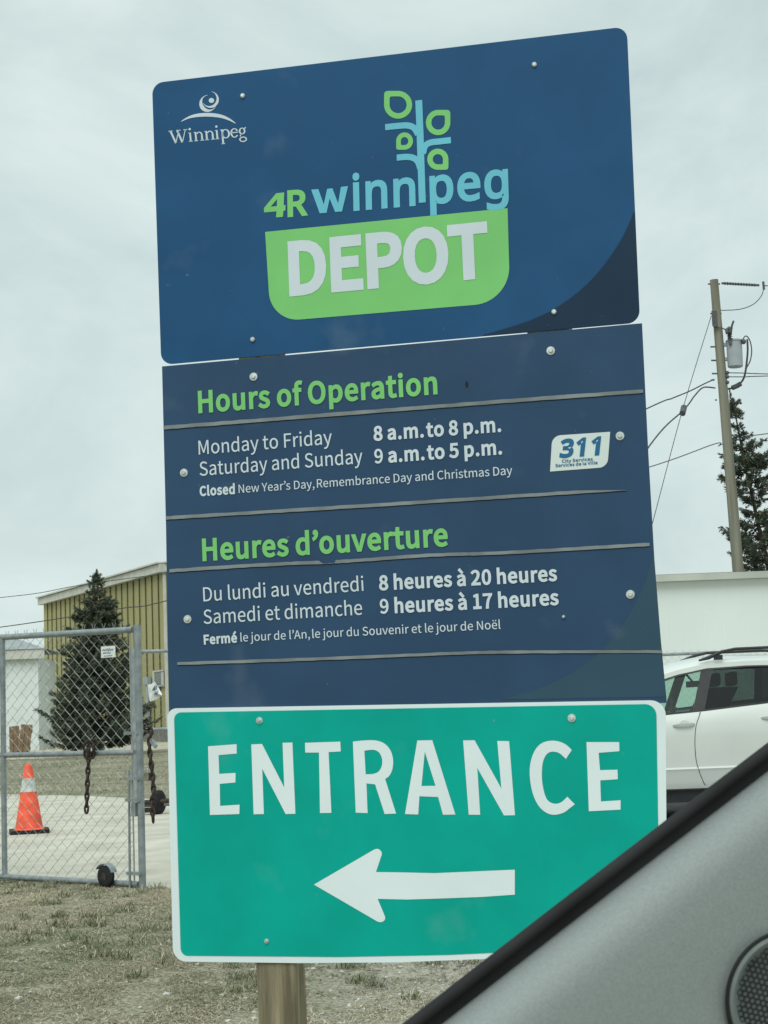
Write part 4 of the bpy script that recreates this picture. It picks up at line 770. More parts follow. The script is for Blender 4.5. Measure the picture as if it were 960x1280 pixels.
def wire(pts, r, label, name='overhead_wire', group='overhead wires', n=10):
    P = []
    S = smooth_curve([(p[0], p[1]) for p in pts], n); D = smooth_curve([(i, p[2]) for i, p in enumerate(pts)], n)
    for (x, y), (_, d) in zip(S, D): P.append(at(x, y, d))
    mb = MB(); mb.tube(P, r * .72, 5); o = part(name, mb, M['cable'], None, tuple(P[0])); tag(o, label, 'wire', group)
wire([(955, 357, 45), (1010, 360, 45), (1200, 366, 45)], .02, 'top power wire running right from the insulator at the pole top')
wire([(955, 357.5, 45), (952, 369, 45), (942, 380, 45), (925, 386.5, 45), (901, 388, 45)], .018, 'curved jumper wire drooping under the insulator at the pole top')
wire([(889, 395, 45), (853, 513, 43), (818, 645, 41), (800, 712, 40.2)], .015, 'thin straight guy wire slanting down from the pole to the white building')
wire([(893, 474, 45), (880, 480, 45), (862, 489, 44.8), (840, 498, 44.5), (806, 512, 44), (600, 610, 42), (400, 694, 50), (208, 751, 56), (155, 760, 58), (88, 771, 60), (0, 784, 62), (-120, 798, 64)], .027, 'thick sagging cable running from the pole behind the sign to the left')
wire([(894, 485, 45), (879, 484.5, 44.8), (868, 495, 44.5), (855, 512, 44), (812, 557, 42), (720, 700, 40.4)], .03, 'thick service cable bending steeply down from the pole to the white building')
wire([(898, 558, 45), (893, 555, 44.9), (808, 585, 44.5), (600, 645, 44), (300, 708, 54), (200, 718, 58), (100, 731.5, 61), (50, 741, 63), (0, 747, 64), (-120, 760, 66)], .02, 'low wire from the pole that reappears above the tan building roof at left')
wire([(899, 557, 45), (911, 552, 45), (935, 546, 45), (960, 542, 45), (1200, 512, 45)], .02, 'single wire crossing in front of the ragged spruce on the right')
wire([(909, 466, 44.9), (935, 466.5, 44.9), (960, 467.5, 44.9), (1200, 474, 44.9)], .02, 'upper one of two parallel wires running right below the transformer')
wire([(909, 471, 44.9), (935, 471, 44.9), (960, 470, 44.9), (1200, 464, 44.9)], .02, 'lower one of two parallel wires running right below the transformer')
mb = MB(); a, c = at(853, 517, 43), at(855, 509, 43.2); mb.tube([a, c], .09, 8); o = part('wire_clamp', mb, M['fitting'], None, tuple(a)); tag(o, 'small grey clamp where the guy wire crosses the service cable', 'clamp')

# ================================================================== CHAIN-LINK FENCES AND GATES
def link_mesh(mb, P, s0, s1, z0, z1, pitch, half, rad, top_spike, jit=0.0):
    """woven wire: zigzag wires side by side, hooked into each other; P(s, z, depth)"""
    n = int((s1 - s0) / pitch); rows = int((z1 - z0) / half)
    for i in range(n):
        s = s0 + (i + .5) * pitch; pts = []
        for k in range(rows + 1):
            sg = 1 if (k + i) % 2 else -1
            pts.append(P(s + sg * pitch * .52, z0 + k * half, sg * rad * .9))
        sg = 1 if (rows + i) % 2 else -1
        if top_spike: pts.append(P(s + sg * pitch * .15, z0 + rows * half + top_spike, 0))
        mb.tube(pts, rad, 3, caps=False)

A = ground_at(178.3, 1110.5); Bq = at(6, 1097, 13.25); B = Vector((Bq.x, Bq.y, 0))
gd = (B - A).normalized(); glen = (B - A).length; gn = Vector((gd.y, -gd.x, 0)); gn = gn if gn.y < 0 else -gn
zt0, zt1, zb0, zb1 = at(178.5, 786.5, A.y).z, at(6, 796.5, B.y).z, at(165, 1106, A.y).z, at(0, 1096, B.y).z
zm0, zm1 = at(165, 940.5, A.y + .05).z, at(6, 944, B.y).z
def gp(s, z, d=0.0): return A + gd * s + Vector((0, 0, z)) + gn * d
lerp = lambda a, b, f: a + (b - a) * f
gate = thing('chain_link_gate', tuple(A), 'near galvanised chain-link gate with a small white notice, standing at the grass edge', 'gate', 'chain-link gates')
Lg = 3.9
def rail(za, zb, r, s0=0.0, s1=Lg):
    mb = MB(); mb.tube([gp(s, lerp(za, zb, s / glen)) for s in (s0, s1)], r, 12); return part('rail', mb, M['galv'], gate, smooth=50)
rail(zt0, zt1, .0245, .05); rail(zm0, zm1, .021, .06); rail(zb0, zb1, .022, .04)
for s, r in ((0.0, .024), (glen, .0235), (Lg, .0235)):
    mb = MB(); top = lerp(zt0, zt1, s / glen) + (.035 if s == 0 else -.005); bot = lerp(zb0, zb1, s / glen) - (.03 if s == 0 else 0)
    mb.tube([gp(s, bot), gp(s, top)], r * (1.15 if s == 0 else 1), 12); part('upright', mb, M['galv'], gate, smooth=50)
mb = MB()
s1m = glen - .02
link_mesh(mb, gp, .085, Lg - .03, zb0 + .0, lerp(zt0, zt1, .5) + .01, .0565, .0495, .0025, .065)
part('woven_mesh', mb, M['wire'], gate, smooth='keep')
mb = MB(); mb.tube([gp(.085, zb0), gp(.085, zt0 - .02)], .006, 6); part('tension_bar', mb, M['wire'], gate)
mb = MB(); pr = lambda px, py: None
zr0, zr1 = at(164, 1112, A.y + .05).z, at(166, 1004, A.y + .05).z
mb.tube([gp(.105, zr0 - .01, .03), gp(.095, zr1, .03), gp(.09, zr1 + .25, .03)], .0095, 8); part('drop_rod', mb, M['galv'], gate, smooth=50)
for py in (916, 973, 1000, 1092):
    z = at(171, py, A.y).z; part('bracket', MB().frame_box(gp(.06, z, .022), gd * .075, gn * .014, (0, 0, .012)), M['galv'], gate)
part('latch_plate', MB().frame_box(gp(.045, at(171, 1012, A.y).z, .02), gd * .022, gn * .02, (0, 0, .05)), M['galv'], gate)
# little wheel under the gate
wz = .085; sw = (A - ground_at(130, 1110)).length * .83
wc = gp(.34, wz, .05)
gwh = MB(); gwh.lathe(wc - gn * .022, gn, [(0, .05), (.004, .075), (.01, .082), (.034, .082), (.04, .075), (.044, .05)], 24); gwo = part('gate_wheel', gwh, M['rubber'], gate, smooth=40)
mb = MB(); mb.lathe(wc - gn * .026, gn, [(0, .012), (0, .03), (.052, .03), (.052, .012)], 16); part('hub', mb, M['rust'], gwo)
mb = MB()
for q in range(9):
    a0, a1 = R(20 + q * 14), R(34 + q * 14); pa = wc + gd * math.cos(a0) * -.095 + Vector((0, 0, math.sin(a0) * .095)); pc = wc + gd * math.cos(a1) * -.095 + Vector((0, 0, math.sin(a1) * .095))
    mb.frame_box((pa + pc) / 2, (pc - pa) * .52, gn * .03, ((pa + pc) / 2 - wc).normalized() * .003)
part('wheel_guard', mb, M['galv'], gwo)

# notice plate on the gate
zc = at(141, 815, A.y + .25).z; ss = .31
nt_ = thing('notice_plate', tuple(gp(ss, zc)), 'small white notice plate with blue-grey writing wired to the gate mesh', 'notice')
mb = MB(); mb.frame_box(gp(ss, zc, .012), gd * .078, gn * .0015, (0, 0, .044)); part('plate', mb, M['paper'], nt_)
mb = MB()
def scribble(mb, P, x0, x1, z, h, r, n, seed, depth):
    q = random.Random(seed); pts = []
    for k in range(n):
        pts.append(P(x0 + (x1 - x0) * k / (n - 1), z + h * (.5 if k % 2 else -.5) * q.uniform(.3, 1), depth))
    mb.tube(pts, r, 4)
scribble(mb, lambda x, z, d: gp(ss - x, zc + z, d), -.06, .058, .017, .028, .0032, 12, 4, .0155)
scribble(mb, lambda x, z, d: gp(ss - x, zc + z, d), -.055, .03, -.008, .014, .0022, 13, 5, .0155)
scribble(mb, lambda x, z, d: gp(ss - x, zc + z, d), -.045, .045, -.031, .004, .0022, 9, 6, .0155)
part('scrawl', mb, M['ink'], nt_)

# chains
def chain(path, n, name, label, link=.072, wd=.034, r=.0085):
    mb = MB(); P = [Vector(p) for p in path]
    seg = [(P[i + 1] - P[i]).length for i in range(len(P) - 1)]; tot = sum(seg)
    def along(d):
        for i, l in enumerate(seg):
            if d <= l or i == len(seg) - 1: return P[i].lerp(P[i + 1], d / l), (P[i + 1] - P[i]).normalized()
            d -= l
    for k in range(n):
        c, t = along(tot * (k + .5) / n); x = gd if abs(t.dot(gd)) < .8 else Vector((0, 0, 1)); x = (x - t * x.dot(t)).normalized(); y = t.cross(x)
        sd = (x * .8 + y * .6) if k % 2 else (y * .8 - x * .6)
        if k % 2: sd = x
        else: sd = (y * .85 + x * .53).normalized()
        pts = []
        for q in range(12):
            a = 2 * math.pi * q / 12; pts.append(c + t * math.sin(a) * link / 2 + sd * math.cos(a) * wd / 2 * (1.1 if abs(math.cos(a)) > .5 else 1))
        mb.tube(pts, r, 6, closed=True)
    o = part(name, mb, M['rust'], None, tuple(P[0]), smooth=60); tag(o, label, 'chain', 'rusty chains'); return o
def gate_px(px, py, d):                      # a point in the gate's plane, d in front of it
    dd = ray(px, py); t = (A + gn * d - EYE).dot(gn) / dd.dot(gn); return EYE + dd * t
p0, p1, p2 = gate_px(111.5, 936, .045), gate_px(110, 962, .04), gate_px(108, 1015, .03)
chain([p0, p1, p2], 10, 'hanging_chain', 'rusty chain hanging from the middle rail of the near gate')
q = [gate_px(112 + 5.5 * math.cos(a), 938 + 9 * math.sin(a), .045 - .02 * math.sin(a * .5)) for a in np.linspace(-3.0, 3.0, 12)]
chain(q, 6, 'wrapped_chain', 'short loop of rusty chain wrapped around the middle gate rail')
q = [gate_px(*p, .04) for p in ((182, 911), (187, 909.5), (189, 916), (187, 925), (187, 938), (189, 955), (191, 972), (192, 988), (190, 1003), (191.5, 1026))]
chain(q, 17, 'lock_chain', 'rusty lock chain hanging down the end post of the near gate')
pl = gate_px(184, 971, .05)
pk = thing('padlock', tuple(pl), 'weathered brass padlock hanging in the chain at the gate post', 'padlock')
mb = MB(); mb.frame_box(pl, gd * .024, gn * .011, (0, 0, .03)); part('lock_body', mb, M['brass'], pk)
mb = MB(); mb.tube([pl + gd * .016 * math.cos(a) + Vector((0, 0, .028 + .03 * max(0, math.sin(a)))) for a in np.linspace(0, math.pi, 9)], .005, 6); part('shackle', mb, M['chrome'], pk, smooth=60)
pl2 = gate_px(192.5, 930, .05)
pk = thing('padlock', tuple(pl2), 'small grey padlock high on the rusty lock chain beside the sign', 'padlock')
dv = (gate_px(194.5, 933, .05) - gate_px(189, 926, .05)); mb = MB(); mb.frame_box(pl2, dv / 2, gn * .01, gn.cross(dv).normalized() * .015); part('lock_body', mb, M['galv'], pk)
mb = MB(); dv.normalize(); sdv = gn.cross(dv).normalized(); mb.tube([pl2 - dv * (.035 + .02 * max(0, math.sin(a))) + sdv * .011 * math.cos(a) for a in np.linspace(0, math.pi, 9)], .004, 6); part('shackle', mb, M['chrome'], pk, smooth=60)
# crumpled paper tag
tg = [gate_px(*p, .05 + .012 * (k % 3)) for k, p in enumerate(((184.3, 856), (189, 855), (193.5, 852), (197.5, 859), (201.5, 866), (202.4, 869), (199.5, 872), (194, 875), (187.5, 877), (185.5, 867)))]
cn = sum(tg, Vector()) / len(tg)
tgo = thing('paper_tag', tuple(cn), 'crumpled white paper tag with dark scrawl tied to the gate post', 'tag')
mb = MB(); cn_f = cn + gn * .02; m_ = len(tg)
mb.add(tg + [cn_f] + [p - gn * .002 for p in tg] + [cn_f - gn * .002], [(k, (k + 1) % m_, m_) for k in range(m_)] + [(m_ + 1 + (k + 1) % m_, m_ + 1 + k, 2 * m_ + 1) for k in range(m_)] + [(k, m_ + 1 + k, m_ + 1 + (k + 1) % m_, (k + 1) % m_) for k in range(m_)])
part('paper_sheet', mb, M['paper'], tgo)
mb = MB(); mb.tube([gate_px(x, y, .082) for x, y in ((190.5, 863), (193, 858), (192.5, 864), (195.5, 857), (196, 861), (193.5, 862))], .004, 4)
mb.tube([gate_px(x, y, .08) for x, y in ((193, 869), (195, 864.5), (195.5, 868), (197.5, 864))], .004, 4); part('scrawl', mb, M['ink'], tgo)

# second gate leaf, farther along the road, its wheel on the ground
G0 = ground_at(171, 1019); G1 = G0 + Vector((3.9, .5, 0)); g2d = (G1 - G0).normalized(); g2n = Vector((g2d.y, -g2d.x, 0))
def g2(s, z, d=0.0): return G0 + g2d * s + Vector((0, 0, z)) + g2n * d
gt2 = thing('chain_link_gate', tuple(G0), 'far chain-link gate leaf, mostly hidden behind the sign, resting on a small wheel', 'gate', 'chain-link gates')
for z, r in ((2.08, .024), (1.08, .02), (.12, .022)):
    mb = MB(); mb.tube([g2(0, z), g2(3.9, z)], r, 10); part('rail', mb, M['galv'], gt2, smooth=50)
for s in (0, 1.95, 3.9):
    mb = MB(); mb.tube([g2(s, .06), g2(s, 2.13)], .036 if s == 0 else .024, 12); part('upright', mb, M['galv'], gt2, smooth=50)
mb = MB(); link_mesh(mb, g2, .06, 3.86, .12, 2.08, .0565, .0495, .0018, .04); part('woven_mesh', mb, M['wire'], gt2, smooth='keep')
wc = g2(.235, .155, .06); mb = MB(); mb.lathe(wc - Vector((0, 0, 0)) - g2n * .04 + Vector((0, 0, 0)), (g2n * .5 + g2d * .87), [(0, .09), (.01, .14), (.02, .152), (.075, .152), (.085, .14), (.095, .09)], 24); w2 = part('gate_wheel', mb, M['rubber'], gt2, smooth=40)
mb = MB(); mb.frame_box(g2(.12, .06, .02), g2d * .13, g2n * .05, (0, 0, .03)); mb.tube([g2(.05, .16, .08), g2(.5, .17, .08)], .03, 8); part('wheel_fork', mb, M['rust'], gt2)

# fence behind the parked car
F0 = at(640, 818, 31); F1 = at(1180, 818, 31)
fz = at(840, 818.3, 31).z
fe = thing('chain_link_fence', (F0.x, 31, 0), 'chain-link fence with a grey top rail between parked car and white building', 'fence')
def fp(s, z, d=0.0): return Vector((F0.x + s, 31 - d, z))
FL = F1.x - F0.x
mb = MB(); mb.tube([fp(0, fz), fp(FL, fz + .02)], .03, 10); part('rail', mb, M['galv'], fe, smooth=50)
mb = MB(); link_mesh(mb, fp, 0, FL, .05, fz + .02, .075, .065, .0032, .07); part('woven_mesh', mb, M['wire'], fe, smooth='keep')
for k in range(4):
    mb = MB(); mb.tube([fp(FL * k / 3, 0), fp(FL * k / 3, fz + .03)], .032, 10); part('post', mb, M['galv'], fe, smooth=50)

# ================================================================== TRAFFIC CONE
cb = ground_at(36.5, 1041.5); ch = at(36, 954, cb.y).z; cl = (ch - .035)
ct = thing('traffic_cone', tuple(cb), 'orange traffic cone with one white band and black base behind the gate', 'cone')
pr_ = lambda f: .158 * (1 - f) + .040 * f
mb = MB(); mb.lathe(cb, (0, 0, 1), [(.03, .18), (.05, .172), (.06, pr_(.03)), (.03 + cl * .58, pr_(.58))], 32)
mb.lathe(cb, (0, 0, 1), [(.03 + cl * .785, pr_(.785)), (.03 + cl * .97, pr_(.97)), (.03 + cl, pr_(1) * .8)], 32); part('cone_body', mb, M['cone'], ct, smooth=40)
mb = MB(); mb.lathe(cb, (0, 0, 1), [(.03 + cl * .58, pr_(.58) + .001), (.03 + cl * .785, pr_(.785) + .001)], 32); part('reflective_band', mb, M['conewhite'], ct, smooth=40)
mb = MB(); q = [(-.2, -.2), (.2, -.2), (.2, .2), (-.2, .2)]; rq = []
for sx_, sy_ in ((1, 1), (-1, 1), (-1, -1), (1, -1)):
    for k in range(4):
        a = math.atan2(sy_, sx_) - R(45) + R(30) * k; rq.append((sx_ * .19 + .03 * math.cos(a), sy_ * .19 + .03 * math.sin(a)))
rot = R(14); mb.slab([rq], lambda u, v, d: cb + Vector((u * math.cos(rot) - v * math.sin(rot), u * math.sin(rot) + v * math.cos(rot), d)), .0, .045); part('cone_base', mb, M['rubber'], ct)

# ================================================================== PARKED CAR
CY = 16.3; CW = 1.84; X0 = at(875, 920, CY).x - 2.45
car = thing('parked_car', (X0 + 2.35, CY + CW / 2, 0), 'white sport utility car with black roof rails parked behind the sign', 'car')
def c3(s, y, z): return Vector((X0 + s, CY + y, z))
# belt line and window-top line along the car (s from the front bumper)
def ip(s, tab): return float(np.interp(s, [a for a, _ in tab], [b for _, b in tab]))
BELT = [(0, .72), (.15, .86), (.6, .95), (1.1, 1.03), (1.6, 1.055), (2.1, 1.085), (2.5, 1.11), (3.14, 1.165), (3.8, 1.21), (4.4, 1.24), (4.6, 1.2)]
WTOP = [(.95, 1.06), (1.3, 1.20), (1.7, 1.335), (2.0, 1.415), (2.15, 1.452), (2.3, 1.497), (2.6, 1.55), (3.1, 1.568), (3.6, 1.55), (4.0, 1.50), (4.3, 1.43)]
def section(s):
    e = max(0, .35 - s) ** 2 * 1.6 + max(0, s - 4.4) ** 2 * 2.2; zb = ip(s, BELT)
    zlo = .34 + max(0, .3 - s) * .2 + max(0, s - 4.5) * .4
    side = [(.10, zlo - .02), (.035, zlo), (.012, zlo + .07), (.012, .505), (.0, .535), (.018, .552), (.012, .70), (.0, .86), (.004, .98), (.035, zb - .03), (.055, zb)]
    side = [(y + e, min(z, zb)) for y, z in side]
    near = [c3(s, y, z) for y, z in side]; far = [c3(s, CW - y, z) for y, z in side][::-1]
    hood = .04 if s < 1.2 else 0.0
    return near + [c3(s, CW * .3, zb + hood - (.25 if 1.45 < s < 4.25 else 0)), c3(s, CW * .7, zb + hood - (.25 if 1.45 < s < 4.25 else 0))] + far
mb = MB(); ss_ = [0, .06, .2, .4, .7, 1.0, 1.3, 1.44, 1.46, 1.8, 2.2, 2.5, 2.8, 3.2, 3.6, 4.0, 4.24, 4.26, 4.45, 4.6, 4.68]
mb.loft([section(s) for s in ss_]); part('body', mb, M['carwhite'], car, smooth=28)
part('cabin_floor', MB().box(X0 + 1.3, X0 + 4.3, CY + .09, CY + CW - .09, .5, .9), M['cabin'], car)
part('dashboard', MB().box(X0 + 1.25, X0 + 1.72, CY + .12, CY + CW - .12, .95, 1.06), M['cabin'], car)
for s in (2.5, 3.3):
    for y in (.2, 1.05):
        mb = MB()
        mb.loft([[c3(s + .02 + k * .07 + dx, y + dy, .9 + k * .11) for dx, dy in ((0, .02 * k), (.14, .02 * k), (.14, .56 - .02 * k), (0, .56 - .02 * k))] for k in range(5)])
        mb.frame_box(c3(s + .40, y + .28, 1.42), (.045, 0, .01), (0, .12, 0), (0, 0, .07))
        part('seat', mb, M['cabin'], car, smooth=60, bevel=.028)
mb = MB(); sc_ = at(841, 886, CY + .5); mb.tube([sc_ + Vector((.07 * math.cos(a) * .6, .18 * math.cos(a), .17 * math.sin(a))) for a in np.linspace(0, 2 * math.pi, 21)[:-1]], .016, 6, closed=True); mb.tube([sc_ + Vector((0, -.17, 0)), sc_ + Vector((0, .17, 0))], .02, 6); part('steering_wheel', mb, M['cabin'], car, smooth=60)
rm = at(868, 855, CY + .85); mb = MB(); mb.loft([[rm + Vector((dx, dy * 1.0, dz)) for dx, dz in ((-.09 * k, -.035), (.1 * k, -.03), (.1 * k, .035), (-.09 * k, .03))] for k, dy in ((.8, -.02), (1, 0), (.8, .03))]); mb.tube([rm, rm + Vector((-.1, 0, .13))], .012, 6); part('inside_mirror', mb, M['cabin'], car, smooth=40)
# roof with its side rails, and the front pillars that run into it
def roof_sec(s, crown=True):
    z = ip(s, WTOP); w0 = .055 + (z - ip(s, BELT)) * .36
    return [(w0 - .012, z - .012), (w0 - .005, z + .035), (w0 + .045, z + .07), (w0 + .16, z + .088), (CW / 2, z + .115)]
ring = []
for s in (2.05, 2.3, 2.6, 3.0, 3.4, 3.8, 4.1, 4.3, 4.42):
    q = roof_sec(s); z = ip(s, WTOP); w0 = q[0][0]
    ring.append([c3(s, y, zz) for y, zz in q] + [c3(s, CW - y, zz) for y, zz in q[-2::-1]] + [c3(s, CW - w0 - .06, z - .01), c3(s, w0 + .06, z - .01)])
mb = MB(); mb.loft(ring)
for side in (0, 1):
    rr_ = []
    for s in (1.0, 1.3, 1.6, 1.85, 2.06):
        z = ip(s, WTOP); w0 = .055 + (z - ip(s, BELT)) * .36; z = max(z, ip(s, BELT) - .01)
        q = [(w0 - .012, z - .012), (w0 - .005, z + .03), (w0 + .03, z + .055), (w0 + .10, z + .06), (w0 + .09, z - .005)]
        rr_.append([c3(s, (CW - y) if side else y, zz) for y, zz in q])
    mb.loft(rr_)
part('roof', mb, M['carwhite'], car, smooth=35)
def side_y(s, z): return .055 + max(0, z - ip(s, BELT)) * .36
def side_panel(mb, pts, d0, d1, side=0):      # outline given in (s, z); d outward from the glass plane
    def f(u, v, d):
        y = side_y(u, v) - d; return c3(u, CW - y if side else y, v)
    mb.slab([pts], f, d0, d1)
def edge_line(s0, s1, tab, off=0.0, n=8): return [(s0 + (s1 - s0) * k / n, ip(s0 + (s1 - s0) * k / n, tab) + off) for k in range(n + 1)]
BP0, BP1 = (2.44, 2.55), (2.6, 2.69)          # lower and upper ends of the B pillar
for side in (0, 1):
    mb = MB(); side_panel(mb, edge_line(1.15, 2.405, BELT, .004) + [(2.545, ip(2.545, WTOP) - .02)] + edge_line(2.54, 1.2, WTOP, -.022), -.012, -.006, side); part('front_window', mb, M['frontglass'], car, smooth='keep')
    mb = MB(); side_panel(mb, edge_line(2.52, 3.42, BELT, .004) + edge_line(3.42, 2.66, WTOP, -.022), -.012, -.006, side); part('rear_window', mb, M['frontglass' if side else 'rearglass'], car, smooth='keep'); mb = MB(); side_panel(mb, edge_line(3.5, 4.15, BELT, .004) + edge_line(4.0, 3.5, WTOP, -.03), -.012, -.006, side); part('quarter_window', mb, M['rearglass'], car, smooth='keep')
    mb = MB(); side_panel(mb, [(2.405, ip(2.405, BELT) + .002), (2.52, ip(2.52, BELT) + .002), (2.66, ip(2.66, WTOP) - .01), (2.545, ip(2.545, WTOP) - .01)], -.014, .006, side)
    part('door_pillar', mb, M['cardark'], car); mb = MB()
    side_panel(mb, [(3.42, ip(3.42, BELT)), (3.5, ip(3.5, BELT)), (3.5, ip(3.5, WTOP) - .01), (3.42, ip(3.42, WTOP) - .01)], -.014, .005, side); part('door_pillar', mb, M['cardark'], car)
    mb = MB(); tp = edge_line(1.0, 4.1, WTOP, -.03, 24); side_panel(mb, tp + [(s, z + .026) for s, z in tp[::-1]], -.01, .008, side)
    part('window_trim', mb, M['cardark'], car); mb = MB()
    bt = edge_line(1.1, 4.2, BELT, -.006, 24); side_panel(mb, bt + [(s, z + .018) for s, z in bt[::-1]], -.01, .006, side); part('window_trim', mb, M['cardark'], car)
mb = MB(); mb.add([c3(1.02, .2, 1.07), c3(1.02, CW - .2, 1.07), c3(2.06, CW - .34, 1.47), c3(2.06, .34, 1.47)], [(0, 1, 2, 3)]); part('windscreen', mb, M['frontglass'], car, smooth='keep')
mb = MB(); mb.add([c3(4.42, .34, 1.46), c3(4.42, CW - .34, 1.46), c3(4.6, CW - .2, 1.2), c3(4.6, .2, 1.2)], [(0, 1, 2, 3)]); part('rear_screen', mb, M['rearglass'], car, smooth='keep')
# roof rails
for y in (.31, CW - .31):
    mb = MB(); q = [(2.52, 1.61), (2.62, 1.635), (2.76, 1.69), (2.9, 1.715), (3.5, 1.72), (3.95, 1.68), (4.1, 1.63)]
    mb.tube([c3(s, y - .12 if y < 1 else y + .12, z + .01) for s, z in q], [.010, .020, .017, .015, .015, .017, .010], 8)
    for s in (2.72, 3.3, 3.92): mb.frame_box(c3(s, y - .12 if y < 1 else y + .12, 1.645), (.045, 0, 0), (0, .013, 0), (0, 0, .026))
    part('roof_rail', mb, M['cardark'], car, smooth=50)
# door seams, crease, handles
def body_y(z): return ip(z, [(.34, .035), (.41, .012), (.505, .012), (.535, 0), (.552, .018), (.70, .012), (.86, 0), (.98, .004), (1.09, .035)])
def seam(pts, name='door_seam', w=.0045, m=M['cardark']):
    mb = MB(); P = smooth_curve(pts, 6); mb.tube([c3(s, body_y(z) + .001, z) for s, z in P], w, 5); part(name, mb, m, car)
seam([(2.475, 1.10), (2.455, 1.05), (2.42, .97), (2.40, .86), (2.395, .75), (2.40, .62), (2.425, .5), (2.46, .40), (2.48, .37)])
seam([(3.4, 1.16), (3.43, 1.0), (3.4, .85), (3.2, .62), (3.12, .45), (3.1, .37)])
seam([(1.2, 1.02), (1.17, .8), (1.2, .5), (1.24, .37)])
for k, (hx, hy) in enumerate(((855.5, 906.2), (966, 896.5))):
    c_ = at(hx, hy, CY); s = c_.x - X0; z = c_.z
    mb = MB(); mb.lathe(c3(s, body_y(z) + .014, z), (0, -1, 0), [(0, .062), (.012, .05)], 20)
    cup = part('handle_cup', mb, M['carwhite'], car, smooth=30)
    mb = MB(); mb.loft([[c3(s + u, body_y(z) - .012 - o_ + b_, z + w + u * .04) for b_, w in ((-.012 * g, -.012 * g), (.006, -.013 * g), (.006, .013 * g), (-.012 * g, .012 * g))] for u, g, o_ in ((-.118, .5, -.012), (-.10, .9, .0), (-.05, 1, .012), (.04, 1, .012), (.075, 1, .006), (.105, .7, -.012))]); part('door_handle', mb, M['chrome'], car, smooth=50)
# front and rear ends, wheels
mb = MB(); mb.box(X0 + .62, X0 + 4.3, CY + .1, CY + CW - .1, .2, .36); part('underbody', mb, M['cardark'], car)
for s in (.93, 3.72):
    for y, o_ in ((.0, -1), (CW, 1)):
        c_ = c3(s, y + (.0 if o_ < 0 else 0), .35); mb = MB()
        yo = Vector((0, 1, 0)) * (-1 if o_ > 0 else 1); b_ = c_ - yo * .006
        mb.lathe(b_, yo, [(0, .22), (.0, .32), (.03, .35), (.2, .35), (.22, .32)], 36); w_ = part('wheel', mb, M['rubber'], car, smooth=40)
        mb = MB(); mb.lathe(b_ - yo * .004, yo, [(0, .05), (.004, .06), (.01, .21), (.0, .225), (.02, .225)], 30)
        for k in range(7):
            a = 2 * math.pi * k / 7; mb.frame_box(b_ - yo * .006 + Vector((.13 * math.cos(a), 0, .13 * math.sin(a))), Vector((math.cos(a), 0, math.sin(a))) * .085, yo * .008, Vector((-math.sin(a), 0, math.cos(a))) * .022)
        part('rim', mb, M['wheel'], w_, smooth=30)
        mb = MB(); mb.tube([c3(s + .4 * math.cos(a), y - yo.y * .004, .35 + .4 * math.sin(a)) for a in np.linspace(0, math.pi, 17)], .022, 6); part('wheel_arch', mb, M['cardark'], car, smooth=50)
for y in (.12, CW - .5):
    mb = MB(); mb.box(X0 - .012, X0 + .25, CY + y, CY + y + .38, .66, .80); part('headlight', mb, M['lamp'], car)
    mb = MB(); mb.box(X0 + 4.5, X0 + 4.7, CY + y, CY + y + .3, .85, 1.1); part('tail_light', mb, M['redlamp'], car)
mb = MB(); mb.box(X0 - .015, X0 + .1, CY + .55, CY + CW - .55, .5, .74); part('grille', mb, M['cardark'], car)
mb = MB(); mb.loft([[c3(1.42 + u, -.02 - v * 1.0, 1.09 + w) for u, w in ((-.07 * g, -.07 * g), (.07 * g, -.07 * g), (.07 * g, .08 * g), (-.07 * g, .06 * g))] for v, g in ((-.07, .3), (.0, .8), (.1, 1), (.17, .8))]); part('wing_mirror', mb, M['carwhite'], car, smooth=50)

# ================================================================== THE DEPOT SIGN
base = s3(.55, -2.95); base.z = 0
sign = thing('depot_sign', tuple(base), 'tall blue and green depot entrance sign bolted to two wooden posts', 'sign')
# posts
def post(u_top, u_bot, w, vt):
    mb = MB(); a = s3(u_top, vt, -.045); vb = -(SO.z + .25) / SU.z; b = s3(u_bot, vb, -.045)
    wv = SE * w / 2; dv = SN * .042; rg = random.Random(u_top)
    rings = []
    for k in range(9):
        c = a.lerp(b, k / 8); wob = SE * rg.uniform(-.002, .002); ch = .005
        rings.append([c + wob + wv * sx + dv * sy + SE * ex + SN * ey for sx, sy, ex, ey in ((-1, -1, ch, 0), (1, -1, -ch, 0), (1, -1, 0, ch), (1, 1, 0, -ch), (1, 1, -ch, 0), (-1, 1, ch, 0), (-1, 1, 0, -ch), (-1, -1, 0, ch))])
    mb.loft(rings); part('post', mb, M['wood'], sign, smooth=30)
ua, ub = on_sign(320.5, 1205), on_sign(378, 1203); ut = on_sign(321, 450)
PW = (ub[0] - ua[0]) * .86
post((on_sign(298, 450)[0] + on_sign(346, 450)[0]) / 2 - .004, (ua[0] + ub[0]) / 2 - .009, PW, -.04)
ur = on_sign(682, 405); post(ur[0], ur[0] + .02, PW, -.04)

def quad(*p): return [on_sign(*q) for q in p]
TH = .003
def plate(name, outline, m, d=0.0):
    mb = MB(); mb.slab([outline], s3, d - TH, d); return part(name, mb, m, sign, smooth='keep')
def bolt(parent, px, py, r=.0085, washer=True, d=.0):
    u, v = on_sign(px, py); o = s3(u, v, d); mb = MB()
    prof = [(0, r * 1.0), (.0012, r), (.0022, r * .94), (.0022, r * .55), (.006, r * .52), (.0075, r * .38)] if washer else [(0, r), (.004, r * .96), (.0065, r * .55)]
    mb.lathe(o, SN, prof, 18); part('bolt', mb, M['bolt'], parent, smooth=30)

def L6(pts): return [on_sign(320 + x / 2.909, 100 + y / 2.909) for x, y in pts]
